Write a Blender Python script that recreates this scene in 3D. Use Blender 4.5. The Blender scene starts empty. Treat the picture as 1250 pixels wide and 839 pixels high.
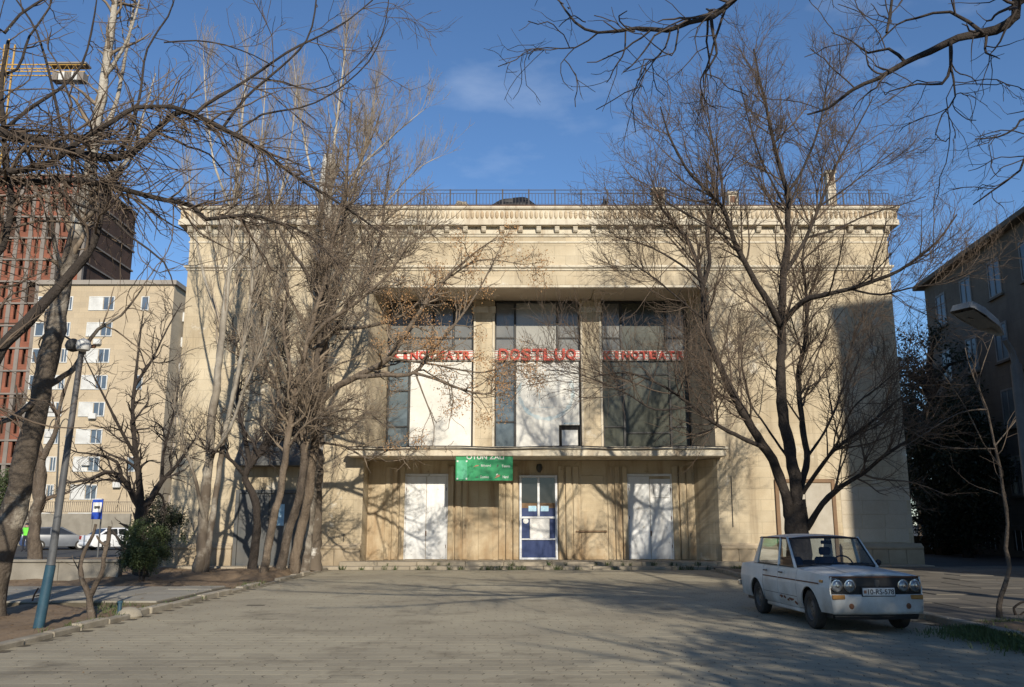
import bpy, bmesh, math, random
import numpy as np
from mathutils import Vector, Matrix

sc = bpy.context.scene
R = math.radians

# ------------------------------------------------------------------ camera, sky, sun, exposure
EYE, TILT, FPX = 1.6, R(11.6), 1075.0
cam_data = bpy.data.cameras.new("camera")
cam = bpy.data.objects.new("camera", cam_data)
sc.collection.objects.link(cam)
cam.location = (0, 0, EYE)
cam.rotation_euler = (R(90) + TILT, 0, 0)
cam_data.sensor_width = 36.0
cam_data.lens = 36.0 * FPX / 1250.0
cam_data.clip_start = 0.1
cam_data.clip_end = 3000.0
sc.camera = cam

SUN_EL, SUN_AZ = R(23.0), R(15.0)          # sun stands behind the viewer, a little to the right
world = bpy.data.worlds.new("World")
sc.world = world
world.use_nodes = True
wn, wl = world.node_tree.nodes, world.node_tree.links
bg = wn["Background"]
bg.inputs["Strength"].default_value = 0.12
sky = wn.new("ShaderNodeTexSky")
sky.sky_type = 'NISHITA'
sky.sun_disc = False
sky.sun_elevation = SUN_EL
sky.sun_rotation = R(180) - SUN_AZ
sky.altitude = 0.0
sky.air_density = 1.0
sky.dust_density = 0.1
sky.ozone_density = 6.0
tcw = wn.new("ShaderNodeTexCoord")
mpw = wn.new("ShaderNodeMapping")
mpw.inputs["Scale"].default_value = (2.2, 2.2, 6.0)
mpw.inputs["Location"].default_value = (-4.5128, -2.1089, 2.2095)
nzw = wn.new("ShaderNodeTexNoise")
nzw.inputs["Scale"].default_value = 1.5
nzw.inputs["Detail"].default_value = 7.0
nzw.inputs["Roughness"].default_value = 0.55
rpw = wn.new("ShaderNodeValToRGB")
rpw.color_ramp.elements[0].position = 0.58
rpw.color_ramp.elements[0].color = (0, 0, 0, 1)
rpw.color_ramp.elements[1].position = 0.85
rpw.color_ramp.elements[1].color = (0.24, 0.24, 0.24, 1)
mxw = wn.new("ShaderNodeMixRGB")
mxw.inputs["Color2"].default_value = (8.5, 9.2, 10.0, 1)
wl.new(tcw.outputs["Generated"], mpw.inputs["Vector"])
wl.new(mpw.outputs["Vector"], nzw.inputs["Vector"])
wl.new(nzw.outputs["Fac"], rpw.inputs["Fac"])
wl.new(rpw.outputs["Color"], mxw.inputs["Fac"])
wl.new(sky.outputs["Color"], mxw.inputs["Color1"])
wl.new(mxw.outputs["Color"], bg.inputs["Color"])

sun_data = bpy.data.lights.new("sun", 'SUN')
sun_data.energy = 5.0
sun_data.angle = R(0.53)
sun_data.color = (1.0, 0.92, 0.79)
sun = bpy.data.objects.new("sun", sun_data)
sc.collection.objects.link(sun)
TO_SUN = Vector((math.sin(SUN_AZ) * math.cos(SUN_EL), -math.cos(SUN_AZ) * math.cos(SUN_EL), math.sin(SUN_EL)))
sun.rotation_euler = TO_SUN.to_track_quat('Z', 'Y').to_euler()
sun.location = (10, -20, 30)

sc.view_settings.view_transform = 'Standard'
sc.view_settings.look = 'None'
sc.view_settings.exposure = 0.15
sc.view_settings.gamma = 1.0
sc.view_settings.use_curve_mapping = False
sc.cycles.max_bounces = 6
sc.cycles.transparent_max_bounces = 12

# ------------------------------------------------------------------ helpers
CT, ST = math.cos(TILT), math.sin(TILT)
def at(px, py, Y):
    """a point of the photograph put at distance Y"""
    a = (px - 625) / FPX; b = (419.5 - py) / FPX
    t = Y / (CT - b * ST)
    return (a * t, Y, EYE + (ST + b * CT) * t)
def gr(px, py, z=0.0):
    a = (px - 625) / FPX; b = (419.5 - py) / FPX
    t = (z - EYE) / (ST + b * CT)
    return (a * t, (CT - b * ST) * t, z)

COL = sc.collection
ROOT = {}
def tag(o, label=None, cat=None, group=None, kind=None):
    if label: o["label"] = label
    if cat: o["category"] = cat
    if group: o["group"] = group
    if kind: o["kind"] = kind
    return o
def thing(name, label, cat, loc=(0, 0, 0), rz=0.0, group=None):
    o = bpy.data.objects.new(name, None)
    COL.objects.link(o)
    o.empty_display_size = 0.2
    o.location = loc
    o.rotation_euler = (0, 0, rz)
    ROOT[o.name] = Vector(loc)
    return tag(o, label, cat, group)
def link(name, me, mat, parent=None):
    o = bpy.data.objects.new(name, me)
    COL.objects.link(o)
    if mat is not None and not me.materials: me.materials.append(mat)
    if parent is not None:
        o.parent = parent
        ROOT[o.name] = ROOT.get(parent.name, Vector((0, 0, 0)))
    return o
def copy_tree(o, parent=None):
    c = o.copy()
    COL.objects.link(c)
    c.parent = parent
    for ch in list(o.children): copy_tree(ch, c)
    return c

class MB:
    """collects shapes of one piece"""
    def __init__(self): self.v = []; self.f = []
    def add(self, vs, fs):
        n = len(self.v); self.v += [tuple(p) for p in vs]; self.f += [tuple(i + n for i in q) for q in fs]; return self
    def box(self, x0, x1, y0, y1, z0, z1):
        return self.add([(x0,y0,z0),(x1,y0,z0),(x1,y1,z0),(x0,y1,z0),(x0,y0,z1),(x1,y0,z1),(x1,y1,z1),(x0,y1,z1)],
                        [(0,3,2,1),(4,5,6,7),(0,1,5,4),(1,2,6,5),(2,3,7,6),(3,0,4,7)])
    def quad(self, a, b, c, d): return self.add([a, b, c, d], [(0, 1, 2, 3)])
    def prism(self, poly, axis, a, b):
        """2-D polygon swept along an axis from a to b"""
        def P(u, w, t): return (t, u, w) if axis == 'x' else ((u, t, w) if axis == 'y' else (u, w, t))
        n = len(poly)
        vs = [P(u, w, a) for u, w in poly] + [P(u, w, b) for u, w in poly]
        fs = [tuple(range(n))[::-1], tuple(range(n, 2 * n))] + [(i, (i + 1) % n, n + (i + 1) % n, n + i) for i in range(n)]
        return self.add(vs, fs)
    def tube(self, pts, rads, sides=8, caps=True, squash=None):
        pts = [Vector(p) for p in pts]
        if not hasattr(rads, '__len__'): rads = [rads] * len(pts)
        vs, fs = [], []
        up = None
        for i, p in enumerate(pts):
            t = (pts[min(i + 1, len(pts) - 1)] - pts[max(i - 1, 0)]).normalized()
            if up is None: up = Vector((0, 0, 1)) if abs(t.z) < 0.9 else Vector((1, 0, 0))
            u = t.cross(up).normalized(); w = u.cross(t).normalized(); up = w
            for k in range(sides):
                a = 2 * math.pi * k / sides
                vs.append(p + u * math.cos(a) * rads[i] + w * math.sin(a) * rads[i])
        for i in range(len(pts) - 1):
            for k in range(sides):
                fs.append((i * sides + k, i * sides + (k + 1) % sides, (i + 1) * sides + (k + 1) % sides, (i + 1) * sides + k))
        if caps:
            fs.append(tuple(range(sides))[::-1]); fs.append(tuple((len(pts) - 1) * sides + k for k in range(sides)))
        return self.add(vs, fs)
    def lathe(self, prof, c, axis='z', seg=16, caps=True):
        """profile of (radius, height) turned about an axis through c"""
        vs, fs = [], []
        for r, h in prof:
            for k in range(seg):
                a = 2 * math.pi * k / seg
                u, w = r * math.cos(a), r * math.sin(a)
                vs.append((c[0]+u, c[1]+w, c[2]+h) if axis == 'z' else ((c[0]+h, c[1]+u, c[2]+w) if axis == 'x' else (c[0]+u, c[1]+h, c[2]+w)))
        n = len(prof)
        for i in range(n - 1):
            for k in range(seg):
                fs.append((i*seg+k, i*seg+(k+1)%seg, (i+1)*seg+(k+1)%seg, (i+1)*seg+k))
        if caps:
            fs.append(tuple(range(seg))[::-1]); fs.append(tuple((n-1)*seg+k for k in range(seg)))
        return self.add(vs, fs)
    def grid(self, fn, nu, nv):
        vs = [fn(i / nu, j / nv) for j in range(nv + 1) for i in range(nu + 1)]
        fs = [(j*(nu+1)+i, j*(nu+1)+i+1, (j+1)*(nu+1)+i+1, (j+1)*(nu+1)+i) for j in range(nv) for i in range(nu)]
        return self.add(vs, fs)
    def mesh(self, name, off=None, bev=0.0, smooth=False, seg=1, solid=0.0):
        me = bpy.data.meshes.new(name)
        o = off or Vector((0, 0, 0))
        me.from_pydata([(p[0]-o[0], p[1]-o[1], p[2]-o[2]) for p in self.v], [], self.f)
        bm = bmesh.new(); bm.from_mesh(me)
        bmesh.ops.recalc_face_normals(bm, faces=bm.faces)
        if solid: bmesh.ops.solidify(bm, geom=bm.faces[:], thickness=solid)
        if bev > 0:
            es = [e for e in bm.edges if len(e.link_faces) == 2 and e.calc_face_angle(0) > 0.5]
            bmesh.ops.bevel(bm, geom=es, offset=bev, segments=seg, affect='EDGES', profile=0.6)
        bm.to_mesh(me); bm.free()
        if smooth:
            me.polygons.foreach_set("use_smooth", [True] * len(me.polygons))
            if smooth != 'all': me.set_sharp_from_angle(angle=R(40))
        me.update()
        return me
    def build(self, name, mat, parent=None, bev=0.0, smooth=False, seg=1, local=False, solid=0.0):
        off = None if (parent is None or local) else ROOT.get(parent.name)
        return link(name, self.mesh(name, off, bev, smooth, seg, solid), mat, parent)

def np_mesh(name, V, Q, smooth=True):
    """mesh from numpy arrays of vertices and quads/triangles"""
    me = bpy.data.meshes.new(name)
    V = np.asarray(V, np.float32); Q = np.asarray(Q, np.int32)
    n, k = Q.shape
    me.vertices.add(len(V)); me.vertices.foreach_set("co", V.ravel())
    me.loops.add(n * k); me.loops.foreach_set("vertex_index", Q.ravel())
    me.polygons.add(n)
    me.polygons.foreach_set("loop_start", np.arange(0, n * k, k, dtype=np.int32))
    me.polygons.foreach_set("loop_total", np.full(n, k, np.int32))
    me.update(calc_edges=True)
    if smooth: me.polygons.foreach_set("use_smooth", np.ones(n, np.bool_))
    me.validate()
    return me

def text_mesh(txt, offset=0.0, extrude=0.02):
    cu = bpy.data.curves.new("lettering", 'FONT')
    cu.body = txt; cu.size = 1.0; cu.extrude = extrude; cu.offset = offset; cu.resolution_u = 3
    o = bpy.data.objects.new("lettering", cu)
    COL.objects.link(o)
    dg = bpy.context.evaluated_depsgraph_get()
    me = bpy.data.meshes.new_from_object(o.evaluated_get(dg))
    bpy.data.objects.remove(o); bpy.data.curves.remove(cu)
    return me
def fit_text(txt, x0, x1, z0, z1, y, mat, parent, name="lettering", offset=0.0, depth=0.02, off=None):
    """upright lettering facing -Y filling a rectangle"""
    me = text_mesh(txt, offset, 0.5)
    n = len(me.vertices); co = np.empty(n * 3, np.float32); me.vertices.foreach_get("co", co); co = co.reshape(-1, 3)
    lo, hi = co.min(0), co.max(0)
    s = (co - lo) / np.maximum(hi - lo, 1e-6)
    o = off if off is not None else ROOT.get(parent.name, Vector((0, 0, 0)))
    out = np.stack([x0 + s[:, 0] * (x1 - x0) - o[0], y - s[:, 2] * depth - o[1], z0 + s[:, 1] * (z1 - z0) - o[2]], 1).astype(np.float32)
    me.vertices.foreach_set("co", out.ravel()); me.update(); me.materials.clear()
    return link(name, me, mat, parent)

# ------------------------------------------------------------------ materials
M = {}
def mat(name, c1, c2=None, rough=0.85, scale=3.0, detail=6.0, bump=0.0, bscale=40.0, metal=0.0, spec=0.4, stretch=(1,1,1),
        bdist=0.02, joints=None, streak=None, spots=None, rand=0.0, lo=0.35, hi=0.65, grime=None):
    m = bpy.data.materials.new(name); m.use_nodes = True
    N, L = m.node_tree.nodes, m.node_tree.links
    b = N["Principled BSDF"]
    b.inputs["Roughness"].default_value = rough
    b.inputs["Metallic"].default_value = metal
    b.inputs["Specular IOR Level"].default_value = spec
    geo = N.new("ShaderNodeNewGeometry")
    def mapped(sc_):
        mp = N.new("ShaderNodeMapping"); mp.inputs["Scale"].default_value = sc_
        L.new(geo.outputs["Position"], mp.inputs["Vector"]); return mp.outputs["Vector"]
    def noise(vec, s, d=6.0, r=0.6):
        n = N.new("ShaderNodeTexNoise"); n.inputs["Scale"].default_value = s; n.inputs["Detail"].default_value = d; n.inputs["Roughness"].default_value = r
        L.new(vec, n.inputs["Vector"]); return n.outputs["Fac"]
    def ramp(fac, a, bb, ca=(0,0,0,1), cb=(1,1,1,1)):
        r = N.new("ShaderNodeValToRGB"); e = r.color_ramp.elements
        e[0].position, e[0].color, e[1].position, e[1].color = a, ca, bb, cb
        L.new(fac, r.inputs["Fac"]); return r.outputs["Color"]
    def mix(fac, a, bb, mode='MIX'):
        x = N.new("ShaderNodeMixRGB"); x.blend_type = mode
        for s_, v in (("Fac", fac), ("Color1", a), ("Color2", bb)):
            if isinstance(v, (int, float)): x.inputs[s_].default_value = v
            elif isinstance(v, tuple): x.inputs[s_].default_value = v if len(v) == 4 else v + (1,)
            else: L.new(v, x.inputs[s_])
        return x.outputs["Color"]
    c2 = c2 or c1
    pos = mapped(stretch)
    col = mix(ramp(noise(pos, scale, detail), lo, hi), c1, c2)
    fine = noise(mapped((1, 1, 1)), bscale, 4.0)
    col = mix(0.5, col, ramp(fine, 0.3, 0.7, (0.82,0.82,0.82,1), (1.12,1.12,1.12,1)), 'MULTIPLY')
    hgt = fine
    if joints:                                     # joints=(course height, block length, width, darkness, plane)
        ch, bl, jw, dk, plane = joints
        sep = N.new("ShaderNodeSeparateXYZ"); L.new(geo.outputs["Position"], sep.inputs[0])
        cmb = N.new("ShaderNodeCombineXYZ")
        L.new(sep.outputs["X" if plane[0] == 'x' else "Y"], cmb.inputs[0]); L.new(sep.outputs["Z" if plane[1] == 'z' else "Y"], cmb.inputs[1])
        bt = N.new("ShaderNodeTexBrick"); bt.inputs["Scale"].default_value = 1.0
        bt.inputs["Brick Width"].default_value = bl; bt.inputs["Row Height"].default_value = ch
        bt.inputs["Mortar Size"].default_value = jw; bt.inputs["Mortar Smooth"].default_value = 0.3
        bt.inputs["Color1"].default_value = (0.93,0.93,0.93,1); bt.inputs["Color2"].default_value = (1.06,1.05,1.03,1); bt.inputs["Mortar"].default_value = (dk,dk,dk,1)
        L.new(cmb.outputs[0], bt.inputs["Vector"])
        col = mix(1.0, col, bt.outputs["Color"], 'MULTIPLY')
    if streak:                                     # streak=(colour, amount, scale xy, scale z)
        s = ramp(noise(mapped((streak[2], streak[2], streak[3])), 1.0, 5.0, 0.65), 0.50, 0.78)
        x = N.new("ShaderNodeMath"); x.operation = 'MULTIPLY'; L.new(s, x.inputs[0]); x.inputs[1].default_value = streak[1]
        col = mix(x.outputs[0], col, streak[0])
    if grime:                                      # grime=(colour, z low, z high, amount): dirt splashed up from the ground
        sep2 = N.new("ShaderNodeSeparateXYZ"); L.new(geo.outputs["Position"], sep2.inputs[0])
        mr = N.new("ShaderNodeMapRange"); mr.inputs[1].default_value = grime[1]; mr.inputs[2].default_value = grime[2]; mr.inputs[3].default_value = 1.0; mr.inputs[4].default_value = 0.0
        L.new(sep2.outputs["Z"], mr.inputs[0])
        x2 = N.new("ShaderNodeMath"); x2.operation = 'MULTIPLY'; L.new(mr.outputs[0], x2.inputs[0]); L.new(ramp(noise(mapped((1,1,1)), 1.7, 6.0), 0.34, 0.66), x2.inputs[1])
        x3 = N.new("ShaderNodeMath"); x3.operation = 'MULTIPLY'; L.new(x2.outputs[0], x3.inputs[0]); x3.inputs[1].default_value = grime[3]
        col = mix(x3.outputs[0], col, grime[0])
    if spots:                                      # spots=(colour, threshold low, high, scale)
        col = mix(ramp(noise(mapped((1,1,1)), spots[3], 7.0, 0.7), spots[1], spots[2]), col, spots[0])
    if rand:
        oi = N.new("ShaderNodeObjectInfo"); mr = N.new("ShaderNodeMapRange")
        mr.inputs[3].default_value = 1 - rand; mr.inputs[4].default_value = 1 + rand
        L.new(oi.outputs["Random"], mr.inputs[0])
        g = N.new("ShaderNodeCombineXYZ")
        for k in range(3): L.new(mr.outputs[0], g.inputs[k])
        col = mix(1.0, col, g.outputs[0], 'MULTIPLY')
    L.new(col, b.inputs["Base Color"])
    if bump:
        bp = N.new("ShaderNodeBump"); bp.inputs["Strength"].default_value = bump; bp.inputs["Distance"].default_value = bdist
        L.new(hgt, bp.inputs["Height"]); L.new(bp.outputs["Normal"], b.inputs["Normal"])
    M[name] = m
    return m
def glass_mat(name, tint, fac0=0.08, rough=0.03):
    """thin pane: lets tinted light through and mirrors by Fresnel"""
    m = bpy.data.materials.new(name); m.use_nodes = True
    N, L = m.node_tree.nodes, m.node_tree.links
    N.remove(N["Principled BSDF"])
    tr = N.new("ShaderNodeBsdfTransparent"); tr.inputs["Color"].default_value = tint + (1,)
    gl = N.new("ShaderNodeBsdfGlossy"); gl.inputs["Roughness"].default_value = rough
    lw = N.new("ShaderNodeLayerWeight"); lw.inputs["Blend"].default_value = 0.5
    fr = N.new("ShaderNodeMath"); fr.operation = 'POWER'; fr.inputs[1].default_value = 4.0; L.new(lw.outputs["Facing"], fr.inputs[0])
    ad = N.new("ShaderNodeMath"); ad.operation = 'ADD'; ad.use_clamp = True; ad.inputs[1].default_value = fac0
    mx = N.new("ShaderNodeMixShader")
    L.new(fr.outputs[0], ad.inputs[0]); L.new(ad.outputs[0], mx.inputs[0]); L.new(tr.outputs[0], mx.inputs[1]); L.new(gl.outputs[0], mx.inputs[2])
    L.new(mx.outputs[0], N["Material Output"].inputs["Surface"])
    M[name] = m; return m

STN = ((0.22, 0.17, 0.11), 0.85, 2.1, 0.14)
mat("limestone", (0.545, 0.465, 0.33), (0.40, 0.325, 0.215), 0.9, 0.55, 8, 0.3, 30, joints=(0.42, 0.86, 0.010, 0.76, "xz"), streak=STN,
    grime=((0.34, 0.26, 0.16), 0.2, 3.2, 0.65), spots=((0.60, 0.55, 0.45), 0.60, 0.70, 0.9))
mat("limestone_trim", (0.60, 0.545, 0.43), (0.53, 0.46, 0.345), 0.9, 0.9, 7, 0.2, 40, streak=((0.20, 0.13, 0.07), 0.95, 2.2, 0.30))
mat("limestone_ornament", (0.55, 0.46, 0.32), (0.42, 0.31, 0.19), 0.9, 0.6, 8, 0.3, 50, spots=((0.13, 0.10, 0.07), 0.60, 0.74, 0.45))
mat("plinth_stone", (0.42, 0.34, 0.235), (0.33, 0.26, 0.17), 0.92, 1.1, 7, 0.35, 35, rand=0.10, grime=((0.22, 0.17, 0.11), 0.0, 0.6, 0.6))
mat("entrance_stone", (0.53, 0.44, 0.30), (0.45, 0.355, 0.225), 0.88, 0.9, 8, 0.2, 30, streak=((0.24, 0.14, 0.065), 0.8, 2.4, 0.3), grime=((0.26, 0.165, 0.08), 0.2, 2.4, 0.9), spots=((0.20, 0.14, 0.085), 0.62, 0.74, 1.6))
mat("soffit_plaster", (0.50, 0.44, 0.34), (0.42, 0.36, 0.27), 0.9, 0.7)
mat("step_stone", (0.34, 0.29, 0.215), (0.26, 0.22, 0.16), 0.92, 1.6, 7, 0.35, 30, rand=0.12)
mat("white_paint", (0.74, 0.74, 0.72), (0.66, 0.66, 0.64), 0.5, 1.2, 7, 0.05, 60, spots=((0.36, 0.33, 0.28), 0.60, 0.70, 3.5), streak=((0.45, 0.41, 0.35), 0.6, 3.0, 0.5), grime=((0.25, 0.23, 0.2), 0.2, 1.1, 0.6))
mat("white_board", (0.70, 0.685, 0.63), (0.57, 0.555, 0.50), 0.7, 0.9, 7, 0.05, 40, streak=((0.47, 0.44, 0.38), 0.4, 1.4, 0.35))
mat("red_letter", (0.50, 0.055, 0.03), (0.40, 0.05, 0.03), 0.6, 5)
mat("letter_side", (0.30, 0.04, 0.025), None, 0.6)
mat("window_metal", (0.055, 0.055, 0.052), (0.035, 0.034, 0.032), 0.6, 4, metal=0.2)
mat("light_metal", (0.55, 0.55, 0.53), (0.45, 0.44, 0.41), 0.5, 3)
mat("rust_metal", (0.17, 0.085, 0.045), (0.10, 0.055, 0.035), 0.85, 5)
mat("rail_metal", (0.045, 0.045, 0.05), (0.06, 0.05, 0.045), 0.7, 3)
mat("window_glass", (0.19, 0.185, 0.165), (0.13, 0.13, 0.12), 0.13, 0.8, 4, spec=0.55)
mat("window_glass_green", (0.085, 0.085, 0.06), (0.05, 0.055, 0.045), 0.16, 0.6, 5, spec=0.5)
mat("window_glass_pale", (0.36, 0.345, 0.30), (0.30, 0.29, 0.25), 0.16, 0.5, 4, spec=0.5)
mat("window_glass_blue", (0.16, 0.19, 0.20), (0.10, 0.125, 0.135), 0.12, 0.7, 5, spec=0.6)
mat("dark_glass", (0.02, 0.022, 0.024), (0.03, 0.03, 0.03), 0.06, 2, spec=0.6)
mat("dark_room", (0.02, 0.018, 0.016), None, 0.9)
mat("navy_panel", (0.016, 0.032, 0.11), (0.02, 0.04, 0.13), 0.4, 3, spots=((0.08, 0.10, 0.16), 0.66, 0.75, 5))
mat("door_white", (0.68, 0.69, 0.70), (0.60, 0.60, 0.61), 0.45, 2)
mat("paper_white", (0.72, 0.71, 0.68), (0.62, 0.60, 0.56), 0.7, 2)
mat("paper_blue", (0.30, 0.52, 0.66), (0.45, 0.62, 0.72), 0.6, 9)
mat("green_sign", (0.012, 0.29, 0.10), (0.015, 0.23, 0.08), 0.45, 3, spots=((0.05, 0.36, 0.17), 0.58, 0.66, 2.4))
mat("green_pale", (0.10, 0.42, 0.24), (0.05, 0.34, 0.16), 0.45, 5)
mat("sign_dark", (0.05, 0.05, 0.045), None, 0.6)
mat("sign_brown", (0.36, 0.17, 0.10), None, 0.6)
mat("cable_black", (0.02, 0.02, 0.02), None, 0.6)
mat("tarpaulin", (0.012, 0.012, 0.013), (0.022, 0.022, 0.022), 0.55, 4)
mat("roof_felt", (0.10, 0.095, 0.09), (0.15, 0.14, 0.12), 0.9, 1)
mat("dark_door", (0.075, 0.08, 0.08), (0.11, 0.105, 0.095), 0.6, 2)
mat("brown_frame", (0.20, 0.12, 0.06), (0.15, 0.09, 0.05), 0.7, 3)

mat("bark_grey", (0.135, 0.105, 0.078), (0.072, 0.055, 0.041), 0.95, 7, 8, 0.9, 16, bdist=0.06, stretch=(1, 1, 0.35), spots=((0.19, 0.165, 0.13), 0.58, 0.68, 3))
mat("bark_dark", (0.050, 0.039, 0.031), (0.030, 0.0235, 0.019), 0.95, 7, 8, 0.9, 16, bdist=0.06, stretch=(1, 1, 0.35))
mat("bark_tan", (0.20, 0.155, 0.11), (0.115, 0.085, 0.06), 0.95, 6, 8, 0.8, 16, bdist=0.06, stretch=(1, 1, 0.35))
mat("bark_pale", (0.44, 0.40, 0.33), (0.25, 0.215, 0.165), 0.9, 3, 8, 0.5, 22, stretch=(1, 1, 0.3), grime=((0.105, 0.082, 0.06), 0.0, 13.0, 1.6))
mat("bark_birch", (0.46, 0.42, 0.35), (0.22, 0.185, 0.14), 0.9, 3, 8, 0.7, 16, bdist=0.06, stretch=(1, 1, 0.3), grime=((0.085, 0.067, 0.05), 3.0, 9.5, 3.0))
mat("bark_white", (0.76, 0.74, 0.69), (0.62, 0.59, 0.53), 0.9, 3, 8, 0.4, 22, grime=((0.12, 0.095, 0.07), 9.0, 14.2, 2.5))
mat("twig_brown", (0.135, 0.098, 0.068), (0.085, 0.062, 0.045), 0.9, 3)
mat("twig_grey", (0.16, 0.13, 0.10), (0.10, 0.08, 0.062), 0.9, 3)
mat("twig_dark", (0.062, 0.048, 0.039), (0.042, 0.033, 0.028), 0.9, 3)
mat("twig_tan", (0.24, 0.185, 0.13), (0.15, 0.115, 0.08), 0.9, 3)
mat("twig_pale", (0.36, 0.30, 0.225), (0.20, 0.16, 0.12), 0.9, 2)
mat("seed_brown", (0.44, 0.26, 0.12), (0.28, 0.155, 0.07), 0.85, 6)
mat("leaf_green", (0.035, 0.055, 0.018), (0.065, 0.085, 0.03), 0.6, 5)
mat("leaf_dark", (0.016, 0.024, 0.010), (0.028, 0.038, 0.016), 0.6, 4)
mat("grass_green", (0.045, 0.078, 0.018), (0.085, 0.10, 0.03), 0.7, 4)
mat("dead_leaf", (0.22, 0.14, 0.07), (0.13, 0.085, 0.045), 0.85, 8)
mat("asphalt", (0.045, 0.043, 0.041), (0.07, 0.066, 0.06), 0.92, 0.35, 8, 0.3, 60)
mat("joint_sand", (0.065, 0.054, 0.036), (0.12, 0.10, 0.068), 0.95, 3)
mat("paving", (0.375, 0.328, 0.232), (0.275, 0.238, 0.17), 0.92, 0.35, 9, 0.5, 45, spots=((0.17, 0.143, 0.098), 0.53, 0.72, 0.8), rand=0.11)
mat("slab", (0.30, 0.275, 0.225), (0.23, 0.205, 0.16), 0.92, 0.8, 8, 0.35, 40, rand=0.08)
mat("slab_dark", (0.145, 0.13, 0.105), (0.095, 0.083, 0.066), 0.92, 0.6, 8, 0.35, 40, rand=0.10)
mat("kerbstone", (0.36, 0.32, 0.25), (0.24, 0.205, 0.15), 0.92, 1.8, 8, 0.4, 35, rand=0.15)
mat("soil", (0.155, 0.105, 0.062), (0.235, 0.165, 0.10), 0.95, 1.3, 9, 0.8, 18, spots=((0.09, 0.062, 0.038), 0.58, 0.70, 2.2))
mat("concrete", (0.27, 0.245, 0.20), (0.19, 0.17, 0.135), 0.92, 1.0, 8, 0.3, 30, streak=((0.17, 0.15, 0.12), 0.5, 2.0, 0.4))
rng = np.random.default_rng(7)
rnd = random.Random(11)
mat("facing_stone", (0.50, 0.435, 0.33), (0.43, 0.36, 0.26), 0.9, 0.8, 7, 0.25, 30, rand=0.05)
mat("portal_white", (0.44, 0.40, 0.33), (0.33, 0.29, 0.225), 0.7, 1.2, 7)

# ------------------------------------------------------------------ ground
tag(MB().quad((-900, -300, -0.09), (900, -300, -0.09), (900, 1500, -0.09), (-900, 1500, -0.09)).build("ground", M["asphalt"]), kind="structure")
PXL, PXR = -6.62, 7.06
plaza = tag(MB().box(PXL, PXR, -30, 33.0, -0.085, -0.0012).build("plaza", M["joint_sand"]), kind="structure")

# interlocking paving tiles; the near ones each an object, the rest one mass
TW, TD = 0.36, 0.275
def tile_shape(w, d, s, g=0.0028):
    """tile with wavy sides: the same wave on both so that neighbours lock"""
    ys = [-d/2 + g, -d/6, d/6, d/2 - g]
    wx = [0.0, s, -s, 0.0]
    right = [(w/2 - g + wx[i], ys[i]) for i in range(4)]
    left = [(-w/2 + g + wx[i], ys[i]) for i in range(4)]
    return right + left[::-1]
def tile_mesh(i):
    r = random.Random(50 + i)
    pl = tile_shape(TW, TD, r.uniform(0.018, 0.03), r.uniform(0.003, 0.0075))
    pl = [(x + r.uniform(-0.002, 0.002), y + r.uniform(-0.002, 0.002)) for x, y in pl]
    mb = MB(); n = len(pl)
    top = [(x, y, 0.0) for x, y in pl]; bot = [(x, y, -0.004) for x, y in pl]
    mb.add(top + bot, [tuple(range(n))] + [(i_, n + i_, n + (i_ + 1) % n, (i_ + 1) % n) for i_ in range(n)])
    return mb.mesh("paving_tile")
TILES = [tile_mesh(i) for i in range(14)]
for me in TILES: me.materials.append(M["paving"])
near, rest = [], []
row = 0
y = 5.0
while y < 32.4:
    x = PXL + 0.18 + (row % 2) * TW * 0.5 + rnd.uniform(-0.04, 0.04)
    while x < PXR - 0.17:
        e = (x, y, rnd.uniform(-0.0003, 0.0003), 0.0, 0.0, rnd.randrange(14), rnd.uniform(-0.005, 0.005))
        if rnd.random() > 0.0008:
            inview = abs(x) < 0.585 * (y * CT - EYE * ST) and y > 9.25
            (near if (inview and len(near) < 300) else rest).append(e)
        x += TW
    y += TD; row += 1
for (x, y, dz, ra, rb, k, rz) in near:
    o = bpy.data.objects.new("paving_tile", TILES[k]); COL.objects.link(o)
    o.parent = plaza; o.location = (x, y, dz); o.rotation_euler = (ra, rb, rz)
vv, ff = [], []
base = [(np.array([v.co[:] for v in me.vertices]), [tuple(p.vertices) for p in me.polygons]) for me in TILES]
n0 = 0
for (x, y, dz, ra, rb, k, rz) in rest:
    co, fs = base[k]
    c_, s_ = math.cos(rz), math.sin(rz)
    p = np.stack([co[:, 0]*c_ - co[:, 1]*s_ + x, co[:, 0]*s_ + co[:, 1]*c_ + y, co[:, 2] + dz + co[:, 1]*ra - co[:, 0]*rb], 1)
    vv.append(p); ff += [tuple(i + n0 for i in q) for q in fs]; n0 += len(co)
me = bpy.data.meshes.new("paving_tiles"); me.from_pydata(np.concatenate(vv).tolist(), [], ff)
o = link("paving_tiles", me, M["paving"], plaza); tag(o, kind="stuff")

# earth bed on the left with the trees
TREE_FEET = [(-9.2, 15.7, .5), (-10.0, 28.2, .8), (-8.2, 27.3, .6), (-8.0, 28.6, .6), (-7.4, 27.8, .6), (-6.95, 28.4, .6), (-11.3, 26.6, .5), (-9.3, 29.5, .5)]
def bed_z(x, y):
    z = 0.03 + 0.035 * math.sin(x * 1.7 + 0.6 * y) * math.sin(y * 1.3 - x) + 0.02 * math.sin(4.1 * x + 2.2 * y) + 0.012 * math.sin(9 * x - 7 * y)
    for fx, fy, w in TREE_FEET:
        z += 0.13 * math.exp(-((x - fx) ** 2 + (y - fy) ** 2) / (2 * w * w))
    return z * min(1.0, (-6.78 - x) / 0.25 + 0.25) - 0.01
def bed(u, v):
    x, y = -34 + u * 27.25, 6 + v * 27.7
    return (x, y, bed_z(x, y))
tag(MB().grid(bed, 150, 150).build("earth_bed", M["soil"], smooth='all'), kind="structure")

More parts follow.
